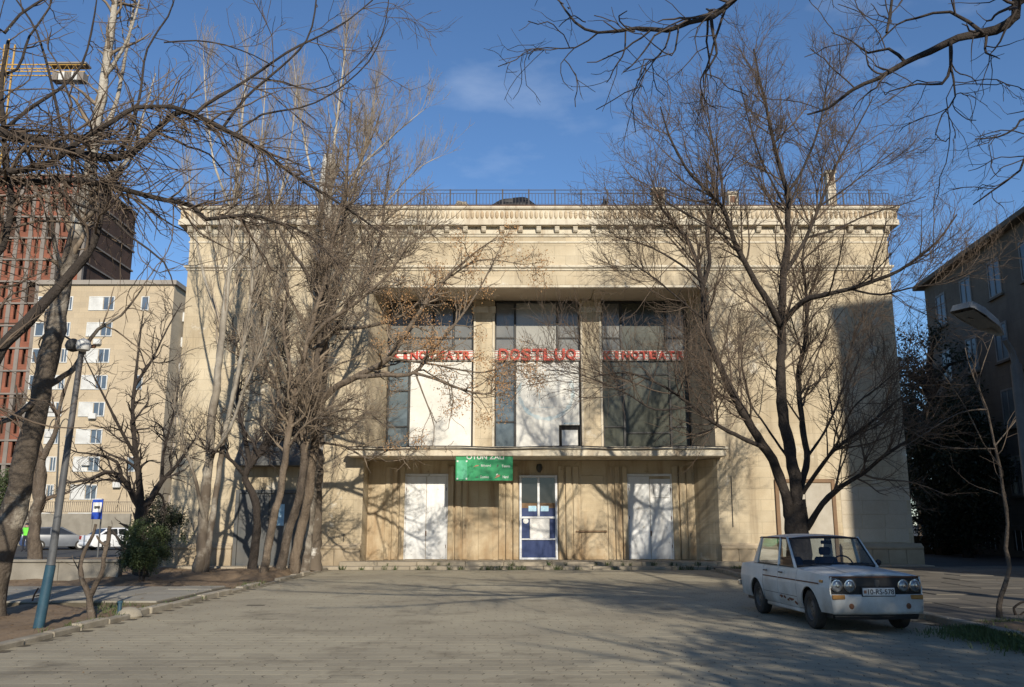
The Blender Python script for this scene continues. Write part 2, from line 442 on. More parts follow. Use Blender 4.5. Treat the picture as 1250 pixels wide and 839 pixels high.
# footpath of big slabs leading left through the bed
fp = tag(MB().box(-34, -6.9, 18.0, 22.4, -0.08, 0.085).build("footpath", M["joint_sand"]), kind="structure")
for i in range(26):
    for j in range(4):
        x0 = -7.0 - 1.04 * (i + 1); y0 = 18.05 + j * 1.08
        if abs(x0 + 0.5) > 0.62 * (y0 + 0.5) + 1: continue
        MB().box(x0, x0 + 1.02, y0, y0 + 1.06, 0.02, 0.112 + rnd.uniform(-0.012, 0.012)).build("paving_slab", M["slab"], fp, bev=0.01)
# kerbs: separate stones
kb = tag(MB().box(-6.72, -6.64, -10, 33, -0.08, 0.03).build("kerb", M["kerbstone"]), kind="structure")
y = 6.0
while y < 32.2:
    ln = rnd.uniform(0.8, 1.05); h = 0.095 + rnd.uniform(-0.03, 0.02)
    if not (23.4 < y < 25.0 or 29.5 < y < 31):
        dx = rnd.uniform(-0.02, 0.02)
        MB().box(-6.80 + dx, -6.62 + dx, y, y + ln - 0.015, -0.05, h).build("kerb_stone", M["kerbstone"], kb, bev=0.018)
    y += ln
kr = tag(MB().box(7.10, 7.16, -10, 33, -0.08, 0.03).build("kerb", M["kerbstone"]), kind="structure")
y = 6.3
while y < 31.5:
    ln = rnd.uniform(0.8, 1.05)
    MB().box(7.08 + rnd.uniform(-.012, .012), 7.24, y, y + ln - 0.012, -0.05, 0.105 + rnd.uniform(-0.02, 0.015)).build("kerb_stone", M["kerbstone"], kr, bev=0.018)
    y += ln
# walkway of slabs on the right, verge of soil before it
wk = tag(MB().box(7.26, 24.0, 14.9, 33.6, -0.08, 0.06).build("walkway", M["joint_sand"]), kind="structure")
for i in range(14):
    for j in range(18):
        x0, y0 = 7.28 + 1.03 * i, 14.95 + 1.03 * j
        if x0 > 0.60 * (y0 + 1): continue
        MB().box(x0, x0 + 1.015, y0, y0 + 1.015, 0.0, 0.085 + rnd.uniform(-0.012, 0.012)).build("paving_slab", M["slab_dark"], wk, bev=0.01)
def verge(u, v):
    x, y = 7.25 + u * 18, 4 + v * 10.85
    return (x, y, 0.06 + 0.03 * math.sin(2.3 * x + y) * math.sin(1.9 * y) + 0.015 * math.sin(7 * x - 5 * y))
tag(MB().grid(verge, 70, 50).build("verge", M["soil"], smooth='all'), kind="structure")
# yard beyond the corner and the street on the far left
tag(MB().quad((15.7, 33.65, -0.06), (60, 33.65, -0.06), (60, 110, -0.06), (15.7, 110, -0.06)).build("yard", M["asphalt"]), kind="structure")
tag(MB().quad((-160, 40, -0.07), (-14, 40, -0.07), (-14, 78, -0.07), (-160, 78, -0.07)).build("street", M["asphalt"]), kind="structure")
tag(MB().box(-160, -14, 34.2, 44.5, -0.08, 0.02).build("roadside_earth", M["soil"]), kind="structure")

# ------------------------------------------------------------------ the cinema
FG = 35.3                              # plane of the ground-floor wall
F0, FI = 34.0, 36.4                    # front plane and plane of the recess
XL, XR, YB, ZT = -13.0, 15.15, 60.0, 13.0
OL, OR_ = -5.68, 7.84                  # recess opening
GL, GR = at(447, 660, 35.3)[0], at(850, 660, 35.3)[0]
IL, IR = -5.22, 7.40                   # recess width at the back
SZ = 10.97                             # soffit
cin = thing("cinema", "cream limestone cinema with a recessed entrance, red lettering and a bracketed cornice", "cinema", (1.1, 34.0, 0.0))
MB().box(XL, OL, F0, YB, -0.08, SZ).build("wall", M["limestone"], cin)
MB().box(OR_, XR, F0, YB, -0.08, SZ).build("wall", M["limestone"], cin)
MB().box(XL, XR, F0, YB, SZ + 0.003, ZT).build("wall", M["limestone"], cin)
MB().box(OL, OR_, 38.2, 38.6, 0, SZ).build("wall", M["limestone"], cin)
# splayed sides of the recess, upper and lower
for (xo, xi, zl, zh) in ((OL, IL, 4.46, SZ), (OL, GL, 0.25, 4.08), (OR_, IR, 4.46, SZ), (OR_, GR, 0.25, 4.08)):
    s = 1 if xo < 0 else -1
    fi = FI if zl > 4 else FG
    MB().prism([(xo - s*0.002, F0 + 0.002), (xi, fi), (xi, fi + 0.5), (xo - s*0.002, fi + 0.5)], 'z', zl, zh).build("reveal", M["limestone"], cin)
# soffit panels of the recess
for k in range(3):
    w = (OR_ - OL) / 3
    MB().box(OL + k*w + 0.02, OL + (k+1)*w - 0.02, F0 + 0.35, FI + 0.1, SZ - 0.06, SZ - 0.003).build("soffit_panel", M["soffit_plaster"], cin, bev=0.015)
MB().box(OL, OR_, F0 + 0.005, F0 + 0.30, SZ - 0.10, SZ - 0.002).build("soffit_beam", M["limestone_trim"], cin, bev=0.01)

# cornice swept round three sides, with mitred corners
def sweep(prof, name, m, x0=XL, x1=XR, y0=F0, y1=YB):
    mb = MB(); vs = []
    for p, z in prof: vs += [(x0 - p, y1, z), (x0 - p, y0 - p, z), (x1 + p, y0 - p, z), (x1 + p, y1, z)]
    fs = []
    for i in range(len(prof) - 1):
        for k in range(3): fs.append((i*4+k, i*4+k+1, (i+1)*4+k+1, (i+1)*4+k))
    return mb.add(vs, fs).build(name, m, cin)
sweep([(0.0, 11.54), (0.05, 11.57), (0.05, 11.62), (0.13, 11.68), (0.13, 11.76), (0.0, 11.80)], "string_course", M["limestone_trim"])
sweep([(0.0, 12.70), (0.035, 12.72), (0.035, 12.78), (0.0, 12.80)], "fillet", M["limestone_trim"])
sweep([(0.0, 12.96), (0.05, 12.98), (0.05, 13.03), (0.10, 13.08), (0.10, 13.36), (0.36, 13.362), (0.38, 13.37), (0.38, 13.58), (0.33, 13.60), (0.33, 13.99), (0.40, 14.02), (0.44, 14.07), (0.44, 14.145), (0.3, 14.15)], "cornice", M["limestone_trim"])
sweep([(0.445, 14.135), (0.46, 14.15), (0.45, 14.175), (0.2, 14.18)], "roof_flashing", M["rust_metal"])
MB().box(XL - 0.3, XR + 0.3, F0 - 0.3, YB, 13.9, 14.13).build("roof", M["roof_felt"], cin)
# brackets under the corona
def bracket_mesh():
    pf = [(0.0, -0.24), (-0.07, -0.24), (-0.13, -0.18), (-0.17, -0.08), (-0.19, -0.055), (-0.19, 0.0), (0.0, 0.0)]
    return MB().prism([(a, b) for a, b in pf], 'x', -0.095, 0.095).mesh("bracket", bev=0.012)
bk = bracket_mesh(); bk.materials.append(M["limestone_trim"])
n_b = 39
for i in range(n_b):
    x = XL + 0.05 + (XR - XL - 0.1) * i / (n_b - 1)
    o = bpy.data.objects.new("bracket", bk); COL.objects.link(o); o.parent = cin
    o.location = (x - 1.1, F0 - 0.103 - 34.0, 13.357)
for i in range(8):                        # along the right end wall, where the corner shows them
    o = bpy.data.objects.new("bracket", bk); COL.objects.link(o); o.parent = cin
    o.location = (XR + 0.103 - 1.1, 0.55 + i * 0.74, 13.357); o.rotation_euler = (0, 0, R(90))
# egg-and-tongue band (too small to pick apart)
egg = []
EV, EF = [], []
def egg_at(x, y, dirx):
    prof = [(0.0, -0.17), (0.05, -0.13), (0.072, -0.04), (0.068, 0.06), (0.045, 0.14), (0.0, 0.17)]
    n = len(EV)
    for r, h in prof:
        for k in range(6):
            a = math.pi * k / 5
            u, w = r * math.cos(a), r * math.sin(a)
            EV.append((x + u - 1.1, y - w - 34.0, 13.795 + h) if dirx else (x + w - 1.1, y + u - 34.0, 13.795 + h))
    for i in range(5):
        for k in range(5): EF.append((n+i*6+k, n+i*6+k+1, n+(i+1)*6+k+1, n+(i+1)*6+k))
ne = 146
for i in range(ne): egg_at(XL - 0.26 + (XR - XL + 0.52) * i / (ne - 1), F0 - 0.33, True)
for i in range(36): egg_at(XR + 0.33, F0 - 0.2 + i * 0.2, False)
me = bpy.data.meshes.new("egg_band"); me.from_pydata(EV, [], EF)
tag(link("egg_band", me, M["limestone_ornament"], cin), kind="stuff")

# plinth: moulding and blocks
def plinth(x0, x1):
    MB().prism([(F0 + 0.02, 0.0), (F0 - 0.20, 0.0), (F0 - 0.20, 0.05), (F0 - 0.17, 0.06), (F0 + 0.02, 0.06)], 'x', x0, x1).build("plinth_base", M["plinth_stone"], cin)
    MB().prism([(F0 + 0.01, 0.69), (F0 - 0.22, 0.69), (F0 - 0.235, 0.74), (F0 - 0.22, 0.79), (F0 - 0.12, 0.83), (F0 - 0.06, 0.90), (F0 + 0.01, 0.90)], 'x', x0 - 0.0, x1).build("plinth_moulding", M["plinth_stone"], cin, bev=0.012)
    x = x0
    while x < x1 - 0.05:
        w = min(rnd.uniform(0.55, 0.85), x1 - x)
        if x1 - x - w < 0.3: w = x1 - x
        d = rnd.uniform(-0.012, 0.012)
        MB().box(x + 0.004, x + w - 0.004, F0 - 0.205 + d, F0 + 0.02, 0.064, 0.685).build("plinth_block", M["plinth_stone"], cin, bev=0.014)
        x += w
for a, b in ((XL - 0.22, -10.5), (-7.9, OL + 0.0), (OR_, 9.95), (12.35, XR + 0.25)): plinth(a, b)
for i in range(5): MB().box(XR + 0.0, XR + 0.205, F0 + 0.03 + i*0.7, F0 + 0.72 + i*0.7, 0.0, 0.685).build("plinth_block", M["plinth_stone"], cin, bev=0.014)
MB().box(XR, XR + 0.22, F0 + 0.02, F0 + 3.6, 0.69, 0.86).build("plinth_moulding", M["plinth_stone"], cin, bev=0.02)
# facing blocks that stand out at the right end, above the plinth
for j in range(4):
    x = 12.5
    while x < XR - 0.2:
        w = min(rnd.uniform(0.6, 1.0), XR - x - 0.01)
        MB().box(x + 0.005, x + w - 0.005, F0 - 0.012 + rnd.uniform(-.004, .004), F0 + 0.02, 0.93 + j*0.52, 0.93 + j*0.52 + 0.512).build("facing_block", M["facing_stone"], cin, bev=0.006)
        x += w

# entrance canopy
MB().box(-6.15, 8.02, 33.1, FI + 0.2, 4.10, 4.34).build("canopy", M["limestone_trim"], cin, bev=0.02)
MB().box(-6.22, 8.09, 33.03, FI + 0.1, 4.343, 4.45).build("canopy_cap", M["limestone_trim"], cin, bev=0.02)
MB().tube([at(425 + 46*i, 545.5 + 1.2*math.sin(i*1.9), 32.9) for i in range(11)], 0.022, 5).build("cable", M["cable_black"], cin)
# ground-floor wall
MB().box(GL, GR, FG, FI + 0.4, 0.2, 4.09).build("entrance_wall", M["entrance_stone"], cin)
DOORS = tuple((at(p_, 640, FG)[0], at(q_, 640, FG)[0]) for p_, q_ in ((495, 545), (634, 680.5), (768, 820)))
def rib(x0, x1, d): MB().box(x0, x1, FG - d, FG - 0.002, 0.252, 3.86).build("wall_rib", M["entrance_stone"], cin, bev=0.012)
for (a, b) in DOORS:
    for k in range(3):
        rib(a - 0.24 - 0.29*(k), a - 0.02 - 0.29*k - 0.03, 0.13 - 0.035*k)
        rib(b + 0.05 + 0.29*k, b + 0.24 + 0.29*k + 0.03, 0.13 - 0.035*k)
for (x0, x1) in ((-1.32, -0.72), (2.72, 3.62)):
    MB().box(x0, x1, FG - 0.03, FG - 0.002, 0.252, 3.5).build("wall_panel", M["entrance_stone"], cin, bev=0.01)
MB().box(2.5, 3.72, FG - 0.10, FG - 0.033, 1.30, 1.345).build("notice_rail", M["brown_frame"], cin)
MB().box(2.5, 3.72, FG - 0.052, FG - 0.033, 1.36, 2.15).build("notice_slab", M["entrance_stone"], cin, bev=0.01)
MB().lathe([(0.02, -0.22), (0.05, -0.2), (0.11, -0.12), (0.13, 0.0), (0.10, 0.1), (0.03, 0.13)], (1.08, FG - 0.2, 3.82), 'z', 12).build("wall_lamp", M["sign_dark"], cin, smooth=True)

def white_door(a, b, plain):
    w = b - a
    d = MB().box(a - 0.05, b + 0.05, FG - 0.06, FG - 0.003, 3.47, 3.56).box(a - 0.05, a, FG - 0.06, FG - 0.003, 0.252, 3.469).box(b, b + 0.05, FG - 0.06, FG - 0.003, 0.252, 3.469).build("door", M["white_paint"], cin, bev=0.006)
    for k in range(2):
        x0 = a + k * w / 2
        lf = MB().box(x0 + 0.006, x0 + w/2 - 0.012, FG - 0.05 + (0.0 if k == 0 else 0.012), FG - 0.004, 0.27, 3.46 - 0.1 * (k == 1 and not plain)).build("door_leaf", M["white_paint"], d, bev=0.006)
        if not plain and k == 1:
            MB().box(x0 + 0.15, x0 + w/2 - 0.1, FG - 0.056, FG - 0.045, 2.72, 3.2).build("door_panel", M["white_paint"], d, bev=0.01)
            MB().box(x0 + 0.13, x0 + w/2 - 0.08, FG - 0.07, FG - 0.04, 2.62, 2.66).build("door_bar", M["light_metal"], d)
        for j in range(3): MB().tube([(x0 + (0.01 if k == 0 else w/2 - 0.012), FG - 0.06, 0.7 + j*1.1), (x0 + (0.01 if k == 0 else w/2 - 0.012), FG - 0.06, 0.82 + j*1.1)], 0.014, 6).build("hinge", M["rust_metal"], d)
    MB().box(a + w/2 - 0.02, a + w/2 + 0.03, FG - 0.075, FG - 0.045, 1.15, 1.35).build("padlock", M["rust_metal"], d)
white_door(*DOORS[0], True); white_door(*DOORS[2], False)
# glazed middle door with blue panels
a, b = DOORS[1]
fr = MB()
for (x0, x1, z0, z1) in ((a, a+0.09, 0.255, 3.50), (b-0.09, b, 0.255, 3.50), (a+0.092, b-0.092, 3.41, 3.50), (a+0.092, b-0.092, 0.255, 0.33), (a+0.092, b-0.092, 1.82, 1.90), (a+0.092, b-0.092, 1.00, 1.06), (a+0.71, a+0.80, 1.902, 3.408)):
    fr.box(x0, x1, FG - 0.12, FG - 0.003, z0, z1)
fr = fr.build("door", M["door_white"], cin, bev=0.008)
MB().box(a+0.09, b-0.09, FG - 0.06, FG - 0.004, 0.33, 0.998).build("door_panel", M["navy_panel"], fr)
for (x0, x1) in ((a+0.09, a+0.40), (b-0.31, b-0.09)): MB().box(x0, x1, FG - 0.07, FG - 0.004, 1.062, 1.818).build("door_panel", M["navy_panel"], fr)
MB().box(a+0.41, b-0.32, FG - 0.09, FG - 0.004, 1.062, 1.818).build("door_panel", M["paper_white"], fr, bev=0.01)
for (x0, x1) in ((a+0.09, a+0.708), (a+0.802, b-0.09)):
    MB().box(x0, x1, FG - 0.05, FG - 0.03, 1.902, 3.408).build("pane", M["dark_glass"], fr)
    MB().box(x0, x1, FG - 0.058, FG - 0.0505, 1.904, 2.22).build("pane_film", M["navy_panel"], fr)
    MB().box(x0, x1, FG - 0.055, FG - 0.0505, 2.225, 2.42).build("pane_film", M["brown_frame"], fr)
for x0 in (a+0.36, a+0.84): MB().box(x0, x0+0.31, FG - 0.066, FG - 0.059, 2.10, 2.31).build("sticker", M["paper_blue"], fr)
MB().lathe([(0.11, 0), (0.11, 0.006)], (a+0.25, FG - 0.078, 1.73), 'y', 10).build("sticker", M["paper_white"], fr)
MB().box(a+0.015, a+0.035, FG - 0.16, FG - 0.121, 1.5, 1.75).build("door_handle", M["light_metal"], fr)

# upper window bays
BAYS = ((-5.18, -1.62), (-0.72, 2.86), (3.76, 7.33))
for (x0, x1) in ((-1.62, -0.72), (2.86, 3.76)):
    MB().box(x0, x1, FI - 0.26, FI + 0.3, 4.46, SZ - 0.062).build("pier", M["limestone"], cin, bev=0.02)
    for xx in (x0 + 0.012, x1 - 0.10): MB().box(xx, xx + 0.088, FI - 0.30, FI - 0.262, 4.5, 10.2).build("pier_moulding", M["limestone_trim"], cin, bev=0.01)
    MB().box(x0 - 0.04, x1 + 0.04, FI - 0.31, FI - 0.0, 10.35, 10.62).build("pier_capital", M["limestone_trim"], cin, bev=0.02)
ZW0, ZB0, ZB1, ZW1 = 4.56, 8.30, 8.76, 10.88
def bay(x0, x1, cols_up, cols_lo, tr_up, tr_lo, mats_up, mats_lo, skip=()):
    """a window bay: frame bars and single panes; transoms per column"""
    w = MB()
    w.box(x0, x0+0.06, FI - 0.10, FI + 0.05, ZW0, ZW1).box(x1-0.06, x1, FI - 0.10, FI + 0.05, ZW0, ZW1)
    w.box(x0+0.061, x1-0.061, FI - 0.10, FI + 0.05, ZW0, ZW0+0.07).box(x0+0.061, x1-0.061, FI - 0.10, FI + 0.05, ZW1-0.07, ZW1)
    w = w.build("window", M["window_metal"], cin, bev=0.006)
    for (cols, z0, z1, trs, mats) in ((cols_lo, ZW0+0.07, ZB0, tr_lo, mats_lo), (cols_up, ZB1, ZW1-0.07, tr_up, mats_up)):
        edges = [x0 + 0.06] + list(cols) + [x1 - 0.06]
        for c in cols: MB().box(c - 0.045, c + 0.045, FI - 0.09, FI + 0.05, z0, z1).build("mullion", M["window_metal"], w, bev=0.006)
        for k in range(len(edges) - 1):
            e0 = edges[k] + (0.046 if k else 0.0); e1 = edges[k+1] - (0.046 if k < len(edges) - 2 else 0.0)
            if (z0 < 6, k) in skip: continue
            zs = [z0] + list(trs[k]) + [z1]
            for t in trs[k]: MB().box(e0, e1, FI - 0.07, FI + 0.04, t - 0.03, t + 0.03).build("transom", M["window_metal"], w)
            for j in range(len(zs) - 1):
                a0 = zs[j] + (0.031 if j else 0); a1 = zs[j+1] - (0.031 if j < len(zs) - 2 else 0)
                tl = rnd.uniform(-0.004, 0.004)
                MB().quad((e0, FI - 0.01 + tl, a0), (e1, FI - 0.01 - tl, a0), (e1, FI - 0.01 + tl*0.5, a1), (e0, FI - 0.01 - tl, a1)).build("pane", M[mats[k]], w)
    return w
g, gg, gp, gb = "window_glass", "window_glass_green", "window_glass_pale", "window_glass_blue"
w1 = bay(*BAYS[0], (-4.30, -3.32, -2.46), (-4.28,), ((9.30,), (9.30,), (9.30,), (9.30,)), ((5.55, 7.05), ()), (g, g, g, g), (gb, g), skip=((True, 1),))
w2 = bay(*BAYS[1], (0.13, 1.92), (0.13,), ((9.30,), (), (9.30,)), ((5.75, 7.4), ()), (g, gp, g), (gb, g), skip=((True, 1),))
w3 = bay(*BAYS[2], (4.60, 6.48), (4.66, 6.58), ((9.30,), (), (9.30,)), ((5.55,), (5.30, 7.75), (5.55,)), (g, gg, g), (gg, gg, gg))
# white boards behind which the glass is gone
MB().box(-4.232, -1.68, FI - 0.045, FI - 0.01, ZW0 + 0.07, ZB0 - 0.002).build("board", M["white_board"], w1, bev=0.004)
b2 = MB().box(0.176, 1.94, FI - 0.045, FI - 0.01, ZW0 + 0.07, ZB0 - 0.002).box(1.942, 2.80, FI - 0.045, FI - 0.01, 5.62, ZB0 - 0.002).build("board", M["white_board"], w2, bev=0.004)
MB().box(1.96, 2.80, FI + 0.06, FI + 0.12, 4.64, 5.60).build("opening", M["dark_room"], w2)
mbd = MB(); mbd.add([(2.06, FI - 0.02, 4.65), (2.72, FI - 0.02, 4.65), (2.72, FI + 0.03, 5.42), (2.06, FI + 0.03, 5.42)], [(0,1,2,3)]); mbd.build("hatch_board", M["white_board"], w2, solid=0.02)
mat("faded_paint", (0.36, 0.50, 0.54), (0.58, 0.60, 0.57), 0.7, 2.2, 8, lo=0.30, hi=0.62)
ring = MB(); cxr, czr, rr = 1.42, 7.0, 1.12
NR = 40
for k in range(NR):
    a0 = R(-200) + R(225) * k / NR; a1 = R(-200) + R(225) * (k + 1) / NR
    ws = 0.05 + 0.04 * math.sin(k * 0.7) ** 2
    ring.quad(*[(cxr + r_ * math.cos(t_), FI - 0.049, czr + r_ * math.sin(t_)) for r_, t_ in ((rr - ws, a0), (rr + ws, a0), (rr + ws, a1), (rr - ws, a1))])
ring.build("faded_emblem", M["faded_paint"], b2)
for (x0, x1, z0, z1) in ((0.75, 1.0, 6.32, 6.35), (1.12, 1.75, 6.34, 6.37), (1.12, 1.15, 6.37, 7.1), (2.15, 2.8, 5.66, 5.72)):
    MB().box(x0, x1, FI - 0.052, FI - 0.0462, z0, z1).build("lettering_trace", M["faded_paint"], b2)
# name bands with letters
def name_band(bx, txt, x0, x1, z0, z1, gap, w):
    bd = MB().box(bx[0] + 0.0, bx[1] - 0.0, FI - 0.16, FI - 0.102, ZB0 + 0.02, ZB1 - 0.02).build("name_board", M["white_board"], w, bev=0.006)
    for zz in (ZB0 + 0.05, ZB0 + 0.165, ZB1 - 0.165, ZB1 - 0.07): MB().box(bx[0] + 0.01, bx[1] - 0.01, FI - 0.172, FI - 0.161, zz, zz + 0.022).build("red_rail", M["red_letter"], bd)
    n = len(txt); cw = (x1 - x0 + gap) / n
    for i, ch in enumerate(txt):
        xa, xb = x0 + i * cw, x0 + (i + 1) * cw - gap
        if ch in "İI": xa, xb = xa + cw * 0.24, xb - cw * 0.24
        fit_text(ch, xa, xb, z0, z1 + (0.05 if ch == "İ" else 0), FI - 0.175, M["red_letter"], w, "letter", offset=0.028, depth=0.10)
name_band(BAYS[0], "KINOTEATR", -4.98, -1.72, 8.36, 8.70, 0.05, w1)
name_band(BAYS[1], "DOSTLUQ", -0.55, 2.68, 8.30, 8.80, 0.04, w2)
name_band(BAYS[2], "KINOTEATR", 3.84, 7.2, 8.36, 8.70, 0.05, w3)

# portals in the two wings
def portal(x0, x1, ztop, m, name):
    p = MB().box(x0 - 0.14, x0, F0 - 0.10, F0 - 0.003, -0.02, ztop + 0.14).box(x1, x1 + 0.14, F0 - 0.10, F0 - 0.003, -0.02, ztop + 0.14).box(x0 + 0.001, x1 - 0.001, F0 - 0.10, F0 - 0.003, ztop, ztop + 0.14).build("doorway", M[name], cin, bev=0.01)
    for k in range(2):
        xx = x0 + k * (x1 - x0) / 2
        MB().box(xx + 0.006, xx + (x1 - x0)/2 - 0.006, F0 - 0.05, F0 - 0.004, 0.02, ztop - 0.005).build("door_leaf", m, p, bev=0.008)
    return p
p1 = portal(-10.35, -8.05, 2.75, M["dark_door"], "dark_door")
MB().box(-9.05, -8.62, F0 - 0.058, F0 - 0.051, 1.55, 2.35).build("poster", M["paper_blue"], p1)
MB().prism([(F0 - 0.9, 3.9), (F0 - 0.003, 4.75), (F0 - 0.003, 3.75), (F0 - 0.9, 3.75)], 'x', -10.4, -7.9).build("door_hood", M["dark_door"], p1, bev=0.01)
p2 = portal(10.15, 12.15, 3.15, M["portal_white"], "brown_frame")
for (x, z0, z1) in ((-6.35, 0.95, 1.25), (8.35, 1.5, 3.4)): MB().tube([(x, F0 - 0.03, z0), (x + 0.02, F0 - 0.03, z1)], 0.016, 5).build("cable", M["cable_black"], cin)

# entrance steps: two rows of stone slabs
st = thing("entrance_steps", "worn pair of stone steps running before the cinema doors", "steps", (1.1, 33.2, 0.0))
MB().box(-6.0, 8.2, 33.62, FG + 0.05, -0.05, 0.20).build("step_core", M["joint_sand"], st)
x = -6.35
while x < 8.35:
    w = rnd.uniform(1.2, 1.9); w = min(w, 8.45 - x)
    MB().box(x, x + w - 0.012, 33.25 + rnd.uniform(-.01, .01), 34.1, 0.06, 0.248 + rnd.uniform(-.008, .004)).build("step_slab", M["step_stone"], st, bev=0.02)
    if x > -5.6 and x + w < 7.5: MB().box(x, x + w - 0.012, 34.11, FG - 0.14, 0.1, 0.248 + rnd.uniform(-.006, .003)).build("step_slab", M["step_stone"], st, bev=0.015)
    x += w
MB().box(-5.55, 7.4, 34.11, FG - 0.135, 0.05, 0.236).build("landing", M["step_stone"], st)
x = -6.6
while x < 8.75:
    w = rnd.uniform(1.1, 1.9); w = min(w, 8.9 - x)
    MB().box(x, x + w - 0.012, 32.55 + rnd.uniform(-.012, .012), 33.3, -0.05, 0.115 + rnd.uniform(-.012, .006)).build("step_slab", M["step_stone"], st, bev=0.022)
    x += w
# low stone ledges at the foot of both wings
for i in range(4): MB().box(-6.45 - 1.6*(i+1), -6.46 - 1.6*i, 32.9, 33.78, -0.05, 0.09 + 0.01*(i % 2)).build("step_slab", M["step_stone"], st, bev=0.02)
for i in range(4): MB().box(8.96 + 1.6*i, 10.54 + 1.6*i, 32.9, 33.78, 0.02, 0.125 + 0.008*(i % 2)).build("step_slab", M["step_stone"], st, bev=0.02)

# green sign hung under the canopy
gs = thing("hanging_sign", "green games-hall sign with white lettering hung under the cinema canopy", "sign", (-1.05, 33.16, 3.2))
SY = 33.16
SX0, SX1, SZ0, SZ1 = at(556, 587, SY)[0], at(626, 587, SY)[0], at(600, 587, SY)[2], 4.18
MB().box(SX0, SX1, SY, SY + 0.05, SZ0, SZ1).build("panel", M["green_sign"], gs, bev=0.006)
MB().box(SX0 + 0.05, SX0 + 0.43, SY - 0.012, SY - 0.001, SZ0 + 0.05, SZ1 - 0.24).build("patch", M["green_pale"], gs)
for (xx, zz) in ((SX0+.07, SZ0+.07), (SX0+.41, SZ0+.07), (SX0+.07, SZ1-.27), (SX0+.41, SZ1-.27)): MB().box(xx-.03, xx+.03, SY - 0.02, SY - 0.013, zz-.03, zz+.03).build("tape", M["paper_white"], gs)
fit_text("OYUN ZALI", SX0 + 0.40, SX1 - 0.33, SZ1 - 0.20, SZ1 - 0.02, SY - 0.001, M["paper_white"], gs, offset=0.015, depth=0.012)
for (t, xx, zz) in (("Bilyard", SX0 + 0.95, SZ0 + 0.50), ("Tennis", SX0 + 1.72, SZ0 + 0.49), ("Domino", SX0 + 0.93, SZ0 + 0.09), ("Nard", SX0 + 1.76, SZ0 + 0.09)):
    fit_text(t, xx, xx + 0.052 * len(t), zz, zz + 0.10, SY - 0.001, M["paper_white"], gs, offset=0.008, depth=0.008)
for (x0, z0, x1, z1, m_) in ((0.66, 0.50, 0.86, 0.58, "sign_brown"), (1.52, 0.47, 1.60, 0.60, "sign_dark"), (0.72, 0.10, 0.86, 0.15, "sign_dark"), (1.45, 0.08, 1.66, 0.22, "sign_brown"), (1.5, 0.19, 1.58, 0.26, "paper_white")):
    MB().prism([(SX0 + x0, SZ0 + z0), (SX0 + x1, SZ0 + (z0*0.4 + z1*0.6)), (SX0 + x1, SZ0 + z1), (SX0 + (x0 + x1)/2, SZ0 + z1)], 'y', SY - 0.010, SY - 0.002).build("pictogram", M[m_], gs)
for xx in (SX0 + 0.25, SX1 - 0.25): MB().box(xx - 0.015, xx + 0.015, SY + 0.015, SY + 0.035, SZ1 - 0.05, SZ1 + 0.04 - 0.1).build("strap", M["rust_metal"], gs)

# roof railing and what lies on the roof
rl = thing("roof_railing", "thin iron railing along the front edge of the cinema roof", "railing", (1.1, 33.75, 14.0))
RY = 33.72
MB().box(XL - 0.1, XR + 0.1, RY - 0.012, RY + 0.012, 14.86, 14.885).box(XL - 0.1, XR + 0.1, RY - 0.01, RY + 0.01, 14.72, 14.735).box(XL - 0.1, XR + 0.1, RY - 0.01, RY + 0.01, 14.26, 14.275).build("rail", M["rail_metal"], rl)
x = XL - 0.1; bal = MB()
while x < XR + 0.15:
    MB().box(x - 0.028, x + 0.028, RY - 0.02, RY + 0.02, 14.12, 14.90).build("post", M["rail_metal"], rl)
    for k in range(1, 8): bal.box(x + k*0.1325 - 0.009, x + k*0.1325 + 0.009, RY - 0.009, RY + 0.009, 14.276, 14.719)
    x += 1.06
tag(bal.build("baluster", M["rail_metal"], rl), kind="stuff")
def lump(name, label, cat, px0, px1, pyt, Y, m, seed, squash=1.0):
    p0 = at(px0, pyt, Y); p1 = at(px1, pyt, Y); cx = (p0[0] + p1[0]) / 2; w = abs(p1[0] - p0[0]) / 2; h = p0[2] - 14.13
    r = random.Random(seed); mb = MB()
    def fn(u, v):
        a = 2 * math.pi * u; e = v * math.pi / 2
        k = 1 + 0.10 * math.sin(3*a + seed) * math.cos(e) + 0.12 * math.sin(5*a + 2*v*4) * math.cos(e) + 0.06 * math.sin(9*a + 7*v)
        sq = abs(math.cos(a)) ** 0.6 * (1 if math.cos(a) > 0 else -1)
        return (cx + w * sq * math.cos(e) ** 0.6 * k, Y + 0.5 * math.sin(a) * math.cos(e) * k, 14.13 + h * math.sin(e) ** 0.5 * (0.86 + 0.16 * math.sin(2*a + seed) + 0.1 * math.sin(5*a)))
    o = mb.grid(fn, 40, 10).build(name, m, None, smooth=True)
    return tag(o, label, cat)
lump("tarpaulin_heap", "black tarpaulin heap on the middle of the cinema roof", "tarpaulin", 600, 652, 243.5, 34.6, M["tarpaulin"], 3)
lump("rubble_heap", "small grey rubble mound on the cinema roof beside the black heap", "rubble", 553, 574, 247, 34.6, M["step_stone"], 5)
lump("roof_cowl", "small black pointed cowl on the cinema roof", "cowl", 734, 741, 243, 34.6, M["tarpaulin"], 6)
def flue(px, w, pyt, label, m="limestone_trim", Y=35.2):
    p = at(px, pyt, Y); f = thing("chimney", label, "chimney", (p[0], Y, 14.0), group="chimneys on the cinema roof")
    MB().box(p[0]-w/2, p[0]+w/2, Y-w/2, Y+w/2, 14.135, p[2]-0.14).build("shaft", M[m], f, bev=0.02)
    MB().box(p[0]-w/2-.05, p[0]+w/2+.05, Y-w/2-.05, Y+w/2+.05, p[2]-0.138, p[2]).build("cap", M["limestone_trim"], f, bev=0.015)
    MB().box(p[0]-w/2+.08, p[0]+w/2-.08, Y-w/2-.006, Y-w/2+.01, p[2]-0.5, p[2]-0.2).build("vent", M["rust_metal"], f)
